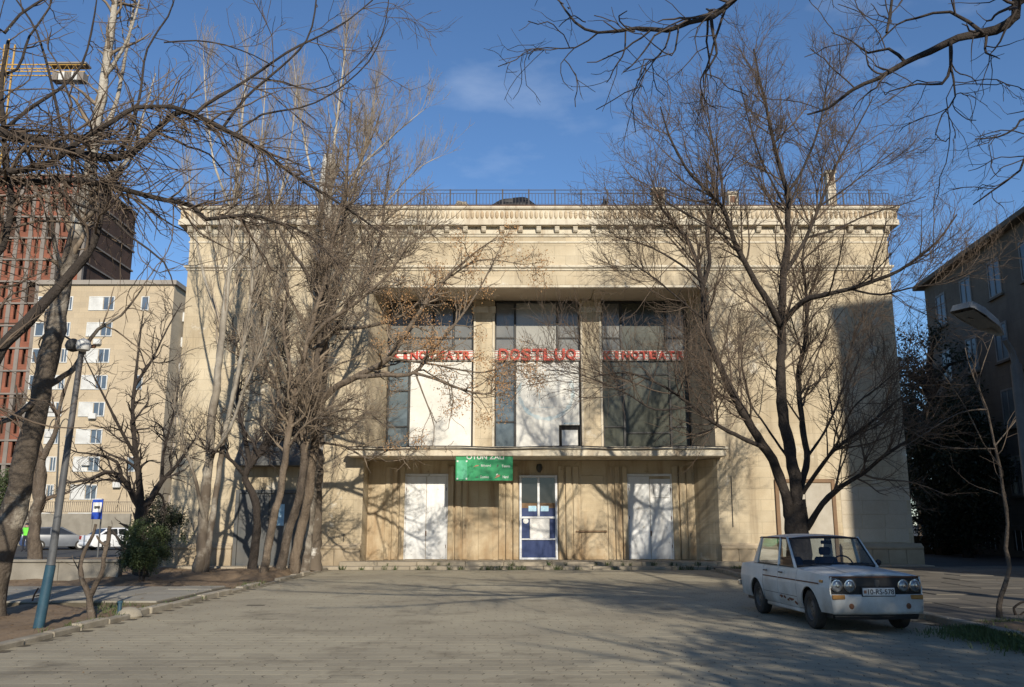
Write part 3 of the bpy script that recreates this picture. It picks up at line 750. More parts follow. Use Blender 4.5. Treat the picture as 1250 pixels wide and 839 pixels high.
flue(803, 0.50, 232, "square stained chimney on the roof, nearest to the black cowl")
flue(893, 0.40, 236, "low square chimney on the roof behind the big tree's left boughs")
flue(1012, 0.36, 210, "tall slim pale chimney on the roof's right end")
# ------------------------------------------------------------------ trees
def resample(pts, rads, step=0.3, noise=0.0, r=None):
    """Catmull-Rom through traced points"""
    P = np.array(pts, float); Rr = np.array(rads, float)
    n = len(P)
    if n < 3: 
        P = np.array([P[0], (P[0]+P[1])/2, P[1]]); Rr = np.array([Rr[0], (Rr[0]+Rr[1])/2, Rr[1]]); n = 3
    out, ro = [], []
    for i in range(n - 1):
        p0, p1, p2, p3 = P[max(i-1, 0)], P[i], P[i+1], P[min(i+2, n-1)]
        k = max(2, int(np.linalg.norm(p2 - p1) / step))
        for j in range(k):
            t = j / k
            out.append(0.5 * ((2*p1) + (-p0+p2)*t + (2*p0-5*p1+4*p2-p3)*t*t + (-p0+3*p1-3*p2+p3)*t**3))
            ro.append(Rr[i] + (Rr[i+1] - Rr[i]) * t)
    out.append(P[-1]); ro.append(Rr[-1])
    out = np.array(out); ro = np.array(ro)
    if noise and r is not None:
        nz = r.normal(0, 1, out.shape); nz[0] = 0; nz[-1] = 0
        nz[1:-1] = (nz[:-2] + nz[1:-1] + nz[2:]) / 2
        out = out + nz * (noise * ro[:, None] + 0.002)
    return out, ro
def equal(P, Rr, K):
    """same polyline with K points"""
    d = np.concatenate([[0], np.cumsum(np.linalg.norm(np.diff(P, axis=0), axis=1))])
    t = np.linspace(0, d[-1], K)
    return np.stack([np.interp(t, d, P[:, k]) for k in range(3)], 1), np.interp(t, d, Rr)
def tubes(P, Rr, S):
    """(N,K,3) polylines with radii -> vertices and quads"""
    N, K, _ = P.shape
    T = np.empty_like(P); T[:, 1:-1] = P[:, 2:] - P[:, :-2]; T[:, 0] = P[:, 1] - P[:, 0]; T[:, -1] = P[:, -1] - P[:, -2]
    T /= np.linalg.norm(T, axis=2, keepdims=True) + 1e-9
    ref = np.zeros((N, 1, 3)); m = np.abs(T.mean(1)); ax = m.argmin(1); ref[np.arange(N), 0, ax] = 1
    U = np.cross(T, ref); U /= np.linalg.norm(U, axis=2, keepdims=True) + 1e-9
    W = np.cross(U, T)
    a = 2 * np.pi * np.arange(S) / S
    V = P[:, :, None, :] + Rr[:, :, None, None] * (U[:, :, None, :] * np.cos(a)[None, None, :, None] + W[:, :, None, :] * np.sin(a)[None, None, :, None])
    idx = np.arange(N * K * S).reshape(N, K, S)
    i0 = idx[:, :-1, :]; i1 = idx[:, 1:, :]
    Q = np.stack([i0, np.roll(i0, -1, 2), np.roll(i1, -1, 2), i1], -1).reshape(-1, 4)
    return V.reshape(-1, 3), Q
def spawn(P, Rr, r, dens, t0=0.1, ang=(35, 65), length=(0.5, 1.2), K=5, gn=0.18, up=0.05, rr=0.6, rtip=0.003, fall=0.5, rmax=9, relen=0.0, bias=None, rmin=0.0):
    N, Kp, _ = P.shape
    L = np.linalg.norm(np.diff(P, axis=1), axis=2).sum(1)
    n = r.poisson(dens * L * (1 - t0))
    idx = np.repeat(np.arange(N), n)
    if len(idx) == 0: return np.zeros((0, K, 3)), np.zeros((0, K))
    t = t0 + (1 - t0) * r.random(len(idx))
    f = t * (Kp - 1); i = np.minimum(f.astype(int), Kp - 2); w = (f - i)[:, None]
    pos = P[idx, i] * (1 - w) + P[idx, i + 1] * w
    rad = Rr[idx, i] * (1 - w[:, 0]) + Rr[idx, i + 1] * w[:, 0]
    tan = P[idx, i + 1] - P[idx, i]; tan /= np.linalg.norm(tan, axis=1, keepdims=True) + 1e-9
    rv = r.normal(0, 1, (len(idx), 3))
    if bias is not None: rv += np.array(bias)
    perp = rv - (rv * tan).sum(1, keepdims=True) * tan; perp /= np.linalg.norm(perp, axis=1, keepdims=True) + 1e-9
    A = np.radians(r.uniform(ang[0], ang[1], len(idx)))[:, None]
    d = tan * np.cos(A) + perp * np.sin(A)
    ln = r.uniform(length[0], length[1], len(idx)) * (1 - fall * t)
    if relen: ln = ln * np.clip(L[idx] * relen, 0.25, 1.6)
    out = np.empty((len(idx), K, 3)); out[:, 0] = pos
    for k in range(1, K):
        d = d + r.normal(0, gn, d.shape) + np.array([0, 0, up])
        d /= np.linalg.norm(d, axis=1, keepdims=True)
        out[:, k] = out[:, k - 1] + d * (ln / (K - 1))[:, None]
    r0 = np.clip(rad * rr, rtip * 1.2, rmax); r0 = np.maximum(r0, rmin)
    s = np.linspace(0, 1, K)[None, :]
    R2 = r0[:, None] * (1 - s) ** 0.8 + rtip * s
    return out, R2

class Tree:
    def __init__(self, name, label, base, bark, twig, seed, group=None, cat="tree"):
        self.t = thing(name, label, cat, base, group=group)
        self.base = np.array(base, float); self.bark, self.twig = bark, twig
        self.r = np.random.default_rng(seed); self.limbs = []; self.crown = []
    def limb(self, pts, r0, r1, name="limb", px=True, sides=9, noise=0.12, flare=0.0, tip=True, keep=True, pw=1.0):
        P = [at(*p) if px else p for p in pts]
        n = len(P)
        d = np.concatenate([[0], np.cumsum([math.dist(P[i], P[i+1]) for i in range(n-1)])]); d /= d[-1]
        rads = r0 + (r1 - r0) * d ** pw
        Q, rr_ = resample(P, rads, 0.22, noise, self.r)
        if flare:
            h = Q[:, 2] - Q[0, 2]; rr_ = rr_ * (1 + flare * np.exp(-h / 0.22))
        V, F = tubes(Q[None], rr_[None], sides)
        V = V.reshape(len(Q), sides, 3)
        lump_ = 1 + 0.10 * self.r.normal(0, 1, (len(Q), sides, 1))
        V = Q[:, None, :] + (V - Q[:, None, :]) * lump_
        o = link(name, np_mesh(name, V.reshape(-1, 3) - self.base, F), M[self.bark], self.t)
        if keep: self.limbs.append(equal(Q, rr_, 14))
        return Q
    def seedlines(self):
        return np.array([p for p, _ in self.limbs]), np.array([q for _, q in self.limbs])
    def grow(self, levels):
        """levels: list of spawn keyword dicts; each level grows on the one before"""
        P, Rr = self.seedlines(); self.levels = []
        for kw in levels:
            kw = dict(kw); S = kw.pop("S", 3); src = kw.pop("src", -1)
            if src >= 0: pp, rr_ = (self.seedlines() if src == 0 else self.levels[src - 1])
            else: pp, rr_ = P, Rr
            P, Rr = spawn(pp, rr_, self.r, **kw)
            self.levels.append((P, Rr))
            if len(P): self.crown.append(tubes(P, Rr, S))
    def finish(self):
        Vs, Fs, n = [], [], 0
        for V, F in self.crown: Vs.append(V); Fs.append(F + n); n += len(V)
        if Vs: link("crown", np_mesh("crown", np.concatenate(Vs) - self.base, np.concatenate(Fs), True), M[self.twig], self.t)
        return self
def leaf_cloud(centers, normals_rng, size, aspect=2.0, droop=0.0):
    """small bent leaves: two triangles each"""
    r = normals_rng; n = len(centers)
    d = r.normal(0, 1, (n, 3)); d[:, 2] -= droop; d /= np.linalg.norm(d, axis=1, keepdims=True)
    e = np.cross(d, r.normal(0, 1, (n, 3))); e /= np.linalg.norm(e, axis=1, keepdims=True) + 1e-9
    s = size * r.uniform(0.6, 1.3, (n, 1))
    nrm = np.cross(d, e)
    a = centers; b = centers + d * s * 0.5 + e * s * 0.5 / aspect + nrm * s * 0.08
    c = centers + d * s; f = centers + d * s * 0.5 - e * s * 0.5 / aspect + nrm * s * 0.08
    V = np.stack([a, b, c, f], 1).reshape(-1, 3)
    return V, np.arange(n * 4).reshape(n, 4)

def LV(dens1, dens2, dens3, l1, l2, l3, **k):
    return [dict(dens=dens1, length=l1, K=7, S=5, rr=0.55, rtip=0.008, t0=k.get("t0", 0.25), ang=k.get("ang", (30, 60)), gn=k.get("gn", 0.16), up=k.get("up", 0.07), fall=0.55),
            dict(dens=dens2, length=l2, K=6, S=4, rr=0.55, rtip=0.005, t0=0.12, ang=(28, 60), gn=k.get("gn", 0.16), up=k.get("up", 0.07), fall=0.5, rmax=0.02),
            dict(dens=dens3, length=l3, K=4, S=3, rr=0.6, rtip=0.003, t0=0.1, ang=(22, 55), gn=k.get("gn", 0.16), up=k.get("up", 0.07)*0.6, fall=0.4, rmax=0.008, rmin=0.0045)]

# --- the big fine-twigged tree behind the parked car
Y = 24.0
b = at(976, 716, Y); b = (b[0], b[1], 0.0)
T = Tree("elm_tree", "wide bare tree with a dense haze of twigs behind the white parked car", b, "bark_dark", "twig_brown", 3)
T.limb([(977, 720, Y), (975, 690, Y), (973, 660, Y), (971, 632, Y), (970, 612, Y)], 0.35, 0.27, "trunk", flare=0.35, sides=14, keep=False)
T.limb([(968, 645, Y), (958, 605, Y-.2), (942, 562, Y-.5), (930, 542, Y-.7), (905, 500, Y-1), (885, 460, Y-1.2), (872, 430, Y-1.3), (862, 392, Y-1.4), (857, 350, Y-1.4), (850, 318, Y-1.5), (835, 288, Y-1.6), (808, 256, Y-1.6), (796, 232, Y-1.6)], 0.147, 0.03)
T.limb([(857, 352, Y-1.4), (866, 320, Y-1.2), (863, 285, Y-1), (872, 245, Y-.8), (868, 205, Y-.6)], 0.059, 0.02)
T.limb([(858, 346, Y-1.4), (830, 322, Y-2), (790, 300, Y-2.3), (752, 290, Y-2.5)], 0.036, 0.012)
T.limb([(862, 392, Y-1.4), (832, 368, Y-2), (800, 340, Y-2.4), (770, 322, Y-2.6)], 0.032, 0.012)
T.limb([(932, 546, Y-.7), (897, 531, Y-1.3), (868, 514, Y-1.8), (840, 492, Y-2.2), (806, 470, Y-2.6), (765, 455, Y-2.9), (725, 460, Y-3.1)], 0.062, 0.015)
T.limb([(845, 496, Y-2.2), (800, 500, Y-2.6), (760, 478, Y-2.8), (700, 455, Y-3), (668, 452, Y-3)], 0.026, 0.01)
#T.limb([(885, 460, Y-1.2), (868, 470, Y-1.6), (846, 448, Y-2), (820, 450, Y-2.3), (800, 436, Y-2.5)], 0.032, 0.01)
T.limb([(970, 622, Y), (972, 590, Y), (965, 560, Y), (958, 520, Y+.1), (953, 470, Y+.2), (955, 420, Y+.2), (954, 380, Y+.3), (957, 330, Y+.3), (960, 300, Y+.3), (962, 262, Y+.3), (960, 232, Y+.3), (946, 182, Y+.2), (936, 132, Y), (926, 92, Y), (920, 60, Y)], 0.176, 0.022)
T.limb([(953, 400, Y+.2), (938, 368, Y-.4), (915, 330, Y-.8), (897, 296, Y-1), (884, 258, Y-1.2), (862, 232, Y-1.4), (838, 206, Y-1.6), (818, 168, Y-1.7), (806, 130, Y-1.8)], 0.100, 0.018)
T.limb([(884, 258, Y-1.2), (880, 215, Y-1), (868, 165, Y-1), (862, 118, Y-1)], 0.036, 0.012)
T.limb([(897, 296, Y-1), (872, 280, Y-1.8), (840, 262, Y-2.3), (806, 240, Y-2.6), (790, 205, Y-2.7)], 0.036, 0.012)
T.limb([(960, 330, Y+.3), (984, 292, Y+.8), (1000, 252, Y+1), (1020, 204, Y+1.2), (1046, 156, Y+1.4), (1066, 118, Y+1.5)], 0.065, 0.015)
T.limb([(960, 236, Y+.3), (976, 214, Y+.5), (998, 162, Y+.7), (1008, 112, Y+.8), (1014, 70, Y+.8)], 0.044, 0.012)
T.limb([(958, 250, Y+.3), (944, 225, Y), (930, 196, Y-.2), (915, 150, Y-.3), (904, 105, Y-.3)], 0.036, 0.012)
T.limb([(1000, 252, Y+1), (1030, 232, Y+1.6), (1065, 205, Y+2), (1098, 180, Y+2.2)], 0.032, 0.012)
T.limb([(985, 290, Y+.8), (1020, 280, Y+1.6), (1060, 262, Y+2.2), (1100, 250, Y+2.6), (1130, 240, Y+2.8)], 0.036, 0.012)
T.limb([(974, 606, Y), (985, 562, Y+.5), (979, 520, Y+.7), (975, 455, Y+.9), (984, 412, Y+1), (983, 352, Y+1.1), (980, 312, Y+1.2), (992, 262, Y+1.3)], 0.100, 0.02)
T.limb([(955, 396, Y+.2), (980, 369, Y-.4), (1008, 360, Y-.9), (1039, 353, Y-1.3), (1070, 342, Y-1.7), (1098, 330, Y-2), (1122, 313, Y-2.2), (1145, 294, Y-2.4), (1168, 262, Y-2.5)], 0.080, 0.018)
T.limb([(1039, 353, Y-1.3), (1075, 360, Y-1.8), (1110, 352, Y-2.2), (1150, 345, Y-2.4), (1190, 330, Y-2.5)], 0.030, 0.01)
T.limb([(984, 645, Y), (1004, 616, Y-.4), (1030, 592, Y-.8), (1055, 577, Y-1.1), (1080, 556, Y-1.4), (1112, 536, Y-1.7), (1150, 516, Y-2)], 0.088, 0.02)
T.limb([(980, 602, Y), (1000, 572, Y-.6), (1020, 548, Y-1), (1058, 520, Y-1.5), (1090, 494, Y-1.9), (1122, 466, Y-2.2)], 0.059, 0.014)
T.limb([(1020, 548, Y-1), (1040, 500, Y-1.4), (1075, 470, Y-1.7), (1110, 440, Y-2)], 0.030, 0.01)
T.limb([(962, 560, Y+.1), (935, 520, Y+.8), (915, 490, Y+1.2), (905, 440, Y+1.5), (912, 400, Y+1.6)], 0.036, 0.012)
T.limb([(985, 560, Y+.5), (1010, 520, Y+1), (1030, 470, Y+1.4), (1040, 420, Y+1.7), (1055, 380, Y+1.8)], 0.041, 0.012)
T.grow([dict(dens=6.2, length=(1.0, 3.6), K=9, S=4, rr=0.5, rtip=0.005, t0=0.26, ang=(24, 62), gn=0.11, up=0.07, fall=0.5, rmax=0.028),
        dict(dens=6.0, length=(0.5, 1.6), K=6, S=3, rr=0.6, rtip=0.0035, t0=0.15, ang=(25, 60), gn=0.12, up=0.06, fall=0.45, rmax=0.011, rmin=0.005),
        dict(dens=6.5, length=(0.22, 0.7), K=4, S=3, rr=0.6, rtip=0.0025, t0=0.1, ang=(22, 55), gn=0.13, up=0.04, fall=0.4, rmax=0.006, rmin=0.0036)])
T.finish()
print("elm", [len(l[0]) for l in T.levels])

# --- left group before the cinema: leaning trunks with seed clusters
G = "bare trees on the earth bed before the cinema"
def lean(name, label, base_px, Y, limbs, lv, bark, twig, seed, flare=0.4, group=G):
    b = at(base_px[0], base_px[1], Y)
    t = Tree(name, label, (b[0], b[1], 0.0), bark, twig, seed, group)
    for k, (pts, r0, r1) in enumerate(limbs):
        t.limb([(p[0], p[1], Y + (p[2] if len(p) > 2 else 0)) for p in pts], r0, r1, "trunk" if k == 0 else "limb", flare=flare if k == 0 else 0, sides=12 if k == 0 else 8)
    t.grow(lv); t.finish(); return t
LA = LV(4.2, 6.5, 8.5, (0.9, 2.8), (0.45, 1.3), (0.25, 0.7), up=0.05, gn=0.2)
t9 = lean("ailanthus_tree", "pale leaning tree nearest the entrance, its long boughs hung with brown seed clusters", (357, 708), 28.4, [
    ([(357, 712), (361, 680), (369, 640), (378, 590), (384, 540), (386, 490), (391, 445), (403, 390), (413, 330), (420, 260), (425, 190), (430, 120)], 0.165, 0.018),
    ([(385, 500), (410, 472, -.8), (440, 458, -1.4), (476, 437, -2), (503, 395, -2.3), (541, 344, -2.6), (575, 312, -2.8), (606, 290, -3)], 0.13, 0.016),
    ([(436, 460, -1.4), (470, 458, -1.9), (505, 455, -2.3), (531, 424, -2.5), (566, 382, -2.8), (590, 344, -3), (612, 300, -3.1)], 0.075, 0.012),
    ([(505, 455, -2.3), (540, 466, -2.6), (562, 475, -2.8), (598, 480, -3), (615, 455, -3.1), (640, 445, -3.2)], 0.05, 0.01),
    ([(400, 400), (440, 400, -1), (486, 388, -1.8), (516, 365, -2.2), (547, 340, -2.5), (585, 318, -2.8), (632, 322, -3)], 0.07, 0.012),
    ([(476, 437, -2), (530, 445, -2.6), (590, 455, -3), (630, 440, -3.3)], 0.04, 0.01),
    ([(508, 458, -2.3), (520, 490, -2.6), (530, 520, -2.8), (528, 545, -2.9)], 0.03, 0.008),
    ([(412, 335), (440, 300, .6), (470, 270, 1), (500, 245, 1.2), (530, 222, 1.3)], 0.07, 0.012),
    ([(395, 430), (372, 395, .5), (352, 360, .9), (340, 310, 1.2), (332, 250, 1.4)], 0.08, 0.012),
    ([(384, 540), (420, 545, -.8), (450, 560, -1.4), (480, 548, -1.9), (508, 552, -2.2)], 0.045, 0.01),
    ], LV(4.0, 4.0, 4.0, (0.7, 2.1), (0.35, 1.0), (0.2, 0.5), up=0.05, gn=0.2, t0=0.3), "bark_tan", "twig_tan", 21)
# dried seed clusters on its outer twigs
Pt, _ = t9.levels[1]; tips = Pt[:, -1]
sel = tips[(tips[:, 0] > -4.6) & (tips[:, 2] > 4.2) & (tips[:, 1] < 27.4)]
Pt1, _ = t9.levels[0]; tp1 = Pt1[:, -1]; sel = np.concatenate([sel, tp1[(tp1[:, 0] > -4.6) & (tp1[:, 2] > 4.0) & (tp1[:, 1] < 27.4)]])
r9 = np.random.default_rng(5)
sel = sel[r9.random(len(sel)) < 0.20]
cen = np.repeat(sel, 100, axis=0); cen = cen + r9.normal(0, 0.15, cen.shape) + np.array([0, 0, -0.07])
V, F = leaf_cloud(cen, r9, 0.072, 2.6, 0.8)
tag(link("seed_clusters", np_mesh("seed_clusters", V - t9.base, F, False), M["seed_brown"], t9.t), kind="stuff")
print("t9", [len(l[0]) for l in t9.levels], len(sel))

lean("ailanthus_tree", "brown leaning trunk second from the entrance among the bed's trees", (339, 710), 27.8, [
    ([(338, 714), (345, 680), (354, 645), (366, 600), (371, 555), (377, 505), (384, 455), (392, 400), (396, 340), (392, 280), (398, 215), (404, 150)], 0.145, 0.016),
    ([(372, 548), (350, 512, .6), (336, 470, 1), (322, 430, 1.3), (318, 370, 1.5), (308, 310, 1.6)], 0.09, 0.014),
    ([(388, 430), (412, 395, .8), (440, 350, 1.2), (462, 300, 1.5), (470, 240, 1.7), (478, 190, 1.8)], 0.09, 0.014),
    ([(394, 370), (372, 330, -.5), (346, 290, -.9), (330, 240, -1.2), (322, 180, -1.3)], 0.07, 0.012)], LA, "bark_grey", "twig_tan", 22)
lean("ailanthus_tree", "straight slim trunk leaning right, third from the entrance among the bed's trees", (318, 716), 27.3, [
    ([(318, 719), (324, 685), (331, 650), (343, 595), (350, 545), (360, 482), (374, 422), (388, 372), (400, 330), (409, 278), (430, 220), (455, 165), (470, 120)], 0.13, 0.015),
    ([(360, 482), (352, 440, .5), (346, 395, .8), (350, 345, 1), (340, 290, 1.2)], 0.08, 0.014),
    ([(374, 422), (400, 392, -.6), (432, 372, -1), (470, 340, -1.4), (500, 300, -1.7), (540, 270, -1.9)], 0.075, 0.012),
    ([(350, 548), (372, 520, -.5), (402, 505, -.9), (440, 500, -1.3), (470, 520, -1.6)], 0.045, 0.01)], LA, "bark_tan", "twig_tan", 23)
lean("mulberry_tree", "dark crooked trunk bent like an elbow before the side door", (308, 700), 28.9, [
    ([(307, 706), (311, 670), (314, 640), (312, 612), (302, 592), (299, 580), (308, 563), (326, 540), (342, 512), (352, 470), (350, 420), (344, 370)], 0.15, 0.016),
    ([(300, 582), (285, 565, -.4), (268, 552, -.8), (250, 548, -1.2), (228, 535, -1.6)], 0.07, 0.012),
    ([(305, 567), (298, 530, .4), (290, 490, .6), (292, 445, .8), (284, 395, 1)], 0.085, 0.012),
    ([(326, 540), (350, 535, -.6), (380, 520, -1), (410, 530, -1.4)], 0.05, 0.01)], LV(6.0, 7.0, 7.0, (0.8, 2.4), (0.4, 1.2), (0.25, 0.6), up=0.04, gn=0.24), "bark_dark", "twig_dark", 24)
# poplars: two stems at one foot
LP = [dict(dens=4.2, length=(1.2, 3.2), K=8, S=4, rr=0.42, rtip=0.005, t0=0.38, ang=(20, 38), gn=0.06, up=0.26, fall=0.6, rmax=0.05),
      dict(dens=5.0, length=(0.5, 1.5), K=5, S=3, rr=0.6, rtip=0.0035, t0=0.15, ang=(18, 36), gn=0.08, up=0.2, fall=0.4, rmax=0.012, rmin=0.005),
      dict(dens=6.0, length=(0.25, 0.65), K=4, S=3, rr=0.6, rtip=0.0025, t0=0.1, ang=(20, 40), gn=0.1, up=0.12, fall=0.4, rmax=0.006, rmin=0.0036)]
lean("poplar_tree", "twin-stemmed tall pale poplar rising from a broad foot right of the round shrub", (241, 706), 28.2, [
    ([(240, 712), (244, 680), (248, 640), (254, 565), (262, 485), (272, 402), (280, 330), (285, 262), (291, 200), (297, 130), (302, 70)], 0.175, 0.015),
    ([(250, 700), (256, 650), (264, 600), (276, 520), (296, 430), (308, 345), (313, 245), (320, 160), (326, 80)], 0.105, 0.013),
    ([(272, 402), (250, 340, .4), (236, 270, .6), (228, 190, .8)], 0.06, 0.01),
    ([(280, 330), (330, 270, .3), (352, 190, .5), (362, 110, .6)], 0.06, 0.01),
    ([(285, 262), (262, 200, -.3), (252, 130, -.4), (248, 60, -.5)], 0.05, 0.01),
    ([(250, 640), (240, 590, -.6), (226, 545, -1), (216, 500, -1.3), (205, 450, -1.5)], 0.07, 0.012),
    ([(256, 560), (280, 525, -.7), (296, 480, -1.1), (318, 430, -1.4), (330, 380, -1.6)], 0.07, 0.012)], LP, "bark_pale", "twig_pale", 25, 0.3)
lean("poplar_tree", "slender pale poplar close to the cinema wall behind the leaning trunks", (372, 697), 31.0, [
    ([(371, 700), (378, 640), (384, 560), (389, 470), (394, 380), (399, 300), (403, 235), (410, 160), (418, 90), (424, 40)], 0.15, 0.018),
    ([(399, 300), (428, 240, .2), (448, 170, .3), (462, 90, .4)], 0.07, 0.012),
    ([(403, 240), (446, 198, -.3), (486, 160, -.5), (520, 132, -.6)], 0.05, 0.01),
    ([(396, 350), (440, 290, -.4), (478, 240, -.7), (512, 205, -.9), (540, 190, -1)], 0.06, 0.01),
    ([(401, 270), (380, 210, .3), (366, 140, .4), (358, 70, .5)], 0.06, 0.01),
    ([(392, 420), (405, 360, .3), (422, 290, .5), (436, 220, .6), (448, 140, .7)], 0.07, 0.014)], LP, "bark_pale", "twig_pale", 26, 0.3)
tr = thing("poplar_snag", "white sawn-off poplar trunk showing above the cinema roof edge", "tree", (at(398, 250, 31.6)[0], 31.6, 0.0))
tb = Tree.__new__(Tree); tb.t = tr; tb.base = np.array(tr.location); tb.bark = "bark_white"; tb.r = np.random.default_rng(9); tb.limbs = []
tb.limb([(383, 698, 31.6), (386, 600, 31.6), (390, 480, 31.6), (394, 360, 31.6), (397, 260, 31.6), (399, 215, 31.6), (402, 190, 31.6)], 0.24, 0.24, "trunk", flare=0.3, sides=12)
# --- small spreading tree behind the shrub
b = at(172, 706, 26.8)
lean("fruit_tree", "small dark spreading tree whose trunk rises out of the round shrub", (172, 706), 26.8, [
    ([(172, 713), (172, 680), (172, 650), (172, 620)], 0.20, 0.17),
    ([(171, 626), (169, 617), (148, 583, -.5), (129, 576, -.9), (107, 586, -1.3), (81, 590, -1.6)], 0.11, 0.014),
    ([(148, 583, -.5), (143, 564, -.6), (119, 555, -1), (95, 553, -1.4), (78, 545, -1.6)], 0.06, 0.012),
    ([(172, 622), (170, 590), (166, 550), (162, 505), (165, 465), (170, 420), (175, 380)], 0.11, 0.014),
    ([(167, 560), (150, 530, -.6), (130, 490, -1), (112, 455, -1.3), (100, 430, -1.5)], 0.06, 0.012),
    ([(173, 622), (186, 606, .4), (197, 588, .8), (216, 568, 1.2), (232, 545, 1.5), (250, 520, 1.7)], 0.11, 0.014),
    ([(165, 470), (185, 440, .5), (205, 400, .9), (222, 370, 1.2)], 0.05, 0.012),
    ([(197, 588, .8), (200, 550, 1), (212, 505, 1.3), (220, 460, 1.5)], 0.06, 0.012)],
    LV(5.0, 5.0, 5.0, (0.6, 2.0), (0.35, 1.0), (0.2, 0.5), up=0.03, gn=0.22, t0=0.15), "bark_dark", "twig_dark", 27, 0.3, group=None)
# --- big trunk at the left edge
lean("plane_tree", "thick grey trunk at the left edge beside the blue-footed lamp post", (-12, 748), 15.7, [
    ([(-14, 757), (-6, 715), (3, 675), (16, 625), (31, 562), (45, 505), (57, 452), (66, 402), (76, 350), (90, 292), (104, 232), (118, 160), (128, 95), (137, 35), (143, -20)], 0.235, 0.05),
    ([(60, 470), (78, 458, .3), (92, 448, .5), (104, 425, .7), (120, 402, .9), (148, 385, 1.1), (175, 350, 1.2)], 0.06, 0.012),
    ([(52, 482), (30, 500, -.3), (12, 512, -.5), (-20, 522, -.8)], 0.07, 0.02),
    ([(80, 340), (66, 300, -.4), (60, 250, -.7), (40, 200, -.9)], 0.05, 0.012),
    ([(116, 172), (136, 142, .3), (148, 95, .5), (158, 40, .6), (168, -20, .7)], 0.05, 0.018),
    ([(104, 232), (128, 220, .4), (160, 190, .7), (175, 140, .9), (190, 90, 1)], 0.05, 0.012),
    ([(128, 95), (150, 60, -.3), (165, 20, -.5), (175, -20, -.6)], 0.035, 0.012)],
    LV(3.6, 4.0, 3.5, (0.6, 2.2), (0.3, 0.9), (0.2, 0.45), up=0.02, gn=0.22, t0=0.35), "bark_birch", "twig_tan", 28, 0.25, group=None)

# --- tree just outside the left edge, its boughs cross the sky
b = (-8.4, 10.6, 0.0)
T = Tree("overhanging_tree", "dark gnarled boughs reaching in from beyond the left edge across the sky", b, "bark_dark", "twig_brown", 31)
def q(px, py, Y): return at(px, py, Y)
T.limb([(-8.4, 10.6, 0), (-8.3, 10.6, 1.2), (-8.35, 10.6, 2.6), (-8.2, 10.7, 3.6), (-8.1, 10.8, 4.8)], 0.30, 0.20, "trunk", px=False, flare=0.3, sides=12, keep=False)
j0 = (-8.15, 10.75, 4.4)
T.limb([(-8.3, 10.6, 2.9), q(-30, 455, 10.8), q(0, 423, 11.0), q(50, 375, 11.3), q(87, 334, 11.5), q(112, 300, 11.6), q(121, 270, 11.7), q(130, 235, 11.8), q(150, 205, 11.9)], 0.105, 0.034, px=False)
T.limb([j0, q(-40, 150, 11), q(0, 162, 11.2), q(50, 172, 11.4), q(100, 188, 11.6), q(145, 192, 11.8), q(175, 175, 11.9), q(200, 150, 12), q(220, 137, 12), q(240, 142, 12.1), q(280, 162, 12.2), q(325, 187, 12.3), q(360, 215, 12.5), q(420, 252, 12.7), q(462, 282, 12.8)], 0.093, 0.011, px=False)
T.limb([j0, q(-40, 225, 11), q(20, 210, 11.1), q(60, 200, 11.2), q(100, 168, 11.3), q(140, 147, 11.4), q(165, 132, 11.5), q(210, 131, 11.7), q(238, 141, 12.0)], 0.062, 0.026, px=False)
T.limb([q(238, 141, 12.0), q(250, 128, 12.1), q(290, 105, 12.3), q(350, 65, 12.5), q(395, 42, 12.7), q(425, 25, 12.8), q(455, 0, 12.9)], 0.028, 0.009, px=False)
T.limb([q(272, 156, 12.2), q(300, 120, 12.3), q(340, 85, 12.4), q(374, 50, 12.6), q(384, 15, 12.7), q(387, -20, 12.8)], 0.022, 0.011, px=False)
T.limb([q(285, 165, 12.2), q(320, 140, 12.5), q(365, 132, 12.7), q(405, 115, 12.9), q(450, 75, 13), q(470, 30, 13.1), q(475, -10, 13.1)], 0.015, 0.008, px=False)
T.limb([q(308, 95, 12.3), q(345, 100, 12.5), q(380, 110, 12.7), q(420, 95, 12.9), q(455, 60, 13)], 0.012, 0.008, px=False)
T.limb([(-8.2, 10.7, 3.8), q(-30, 240, 11.2), q(50, 222, 11.4), q(100, 220, 11.5), q(150, 232, 11.7), q(200, 245, 11.9), q(235, 252, 12), q(252, 267, 12), q(300, 262, 12.2), q(340, 272, 12.3), q(380, 290, 12.5), q(420, 330, 12.6)], 0.074, 0.011, px=False)
T.limb([q(200, 52, 12.0), q(240, 50, 12.1), q(275, 55, 12.2), q(310, 68, 12.3), q(335, 82, 12.4)], 0.012, 0.008, px=False)
T.limb([(-8.1, 10.8, 4.6), q(-20, 60, 11.2), q(5, 40, 11.3), q(25, 18, 11.5), q(60, -5, 11.6)], 0.056, 0.015, px=False)
T.limb([(-8.1, 10.8, 4.7), q(-30, 120, 11.4), q(20, 85, 11.7), q(35, 45, 11.9), q(60, 10, 12.0), q(70, -30, 12.1)], 0.037, 0.011, px=False)
T.limb([q(20, 0, 12.4), q(45, 40, 12.3), q(60, 92, 12.2), q(72, 145, 12.1), q(80, 180, 12.0)], 0.012, 0.026, px=False)
T.limb([q(0, 162, 11.2), q(40, 130, 11.3), q(75, 108, 11.4), q(100, 80, 11.5), q(112, 40, 11.6), q(118, 0, 11.7)], 0.028, 0.009, px=False)
T.limb([q(145, 192, 11.8), q(160, 160, 11.9), q(172, 110, 12), q(180, 60, 12.1), q(205, 20, 12.2), q(215, -10, 12.3)], 0.025, 0.009, px=False)
T.limb([q(60, 222, 11.4), q(95, 250, 11.3), q(130, 262, 11.3), q(160, 290, 11.2), q(200, 320, 11.2), q(212, 350, 11.2)], 0.025, 0.008, px=False)
T.limb([(-8.3, 10.6, 2.7), q(-20, 330, 11), q(6, 290, 11.1), q(12, 240, 11.2), q(6, 180, 11.3), q(2, 110, 11.4), q(10, 50, 11.5)], 0.062, 0.022, px=False)
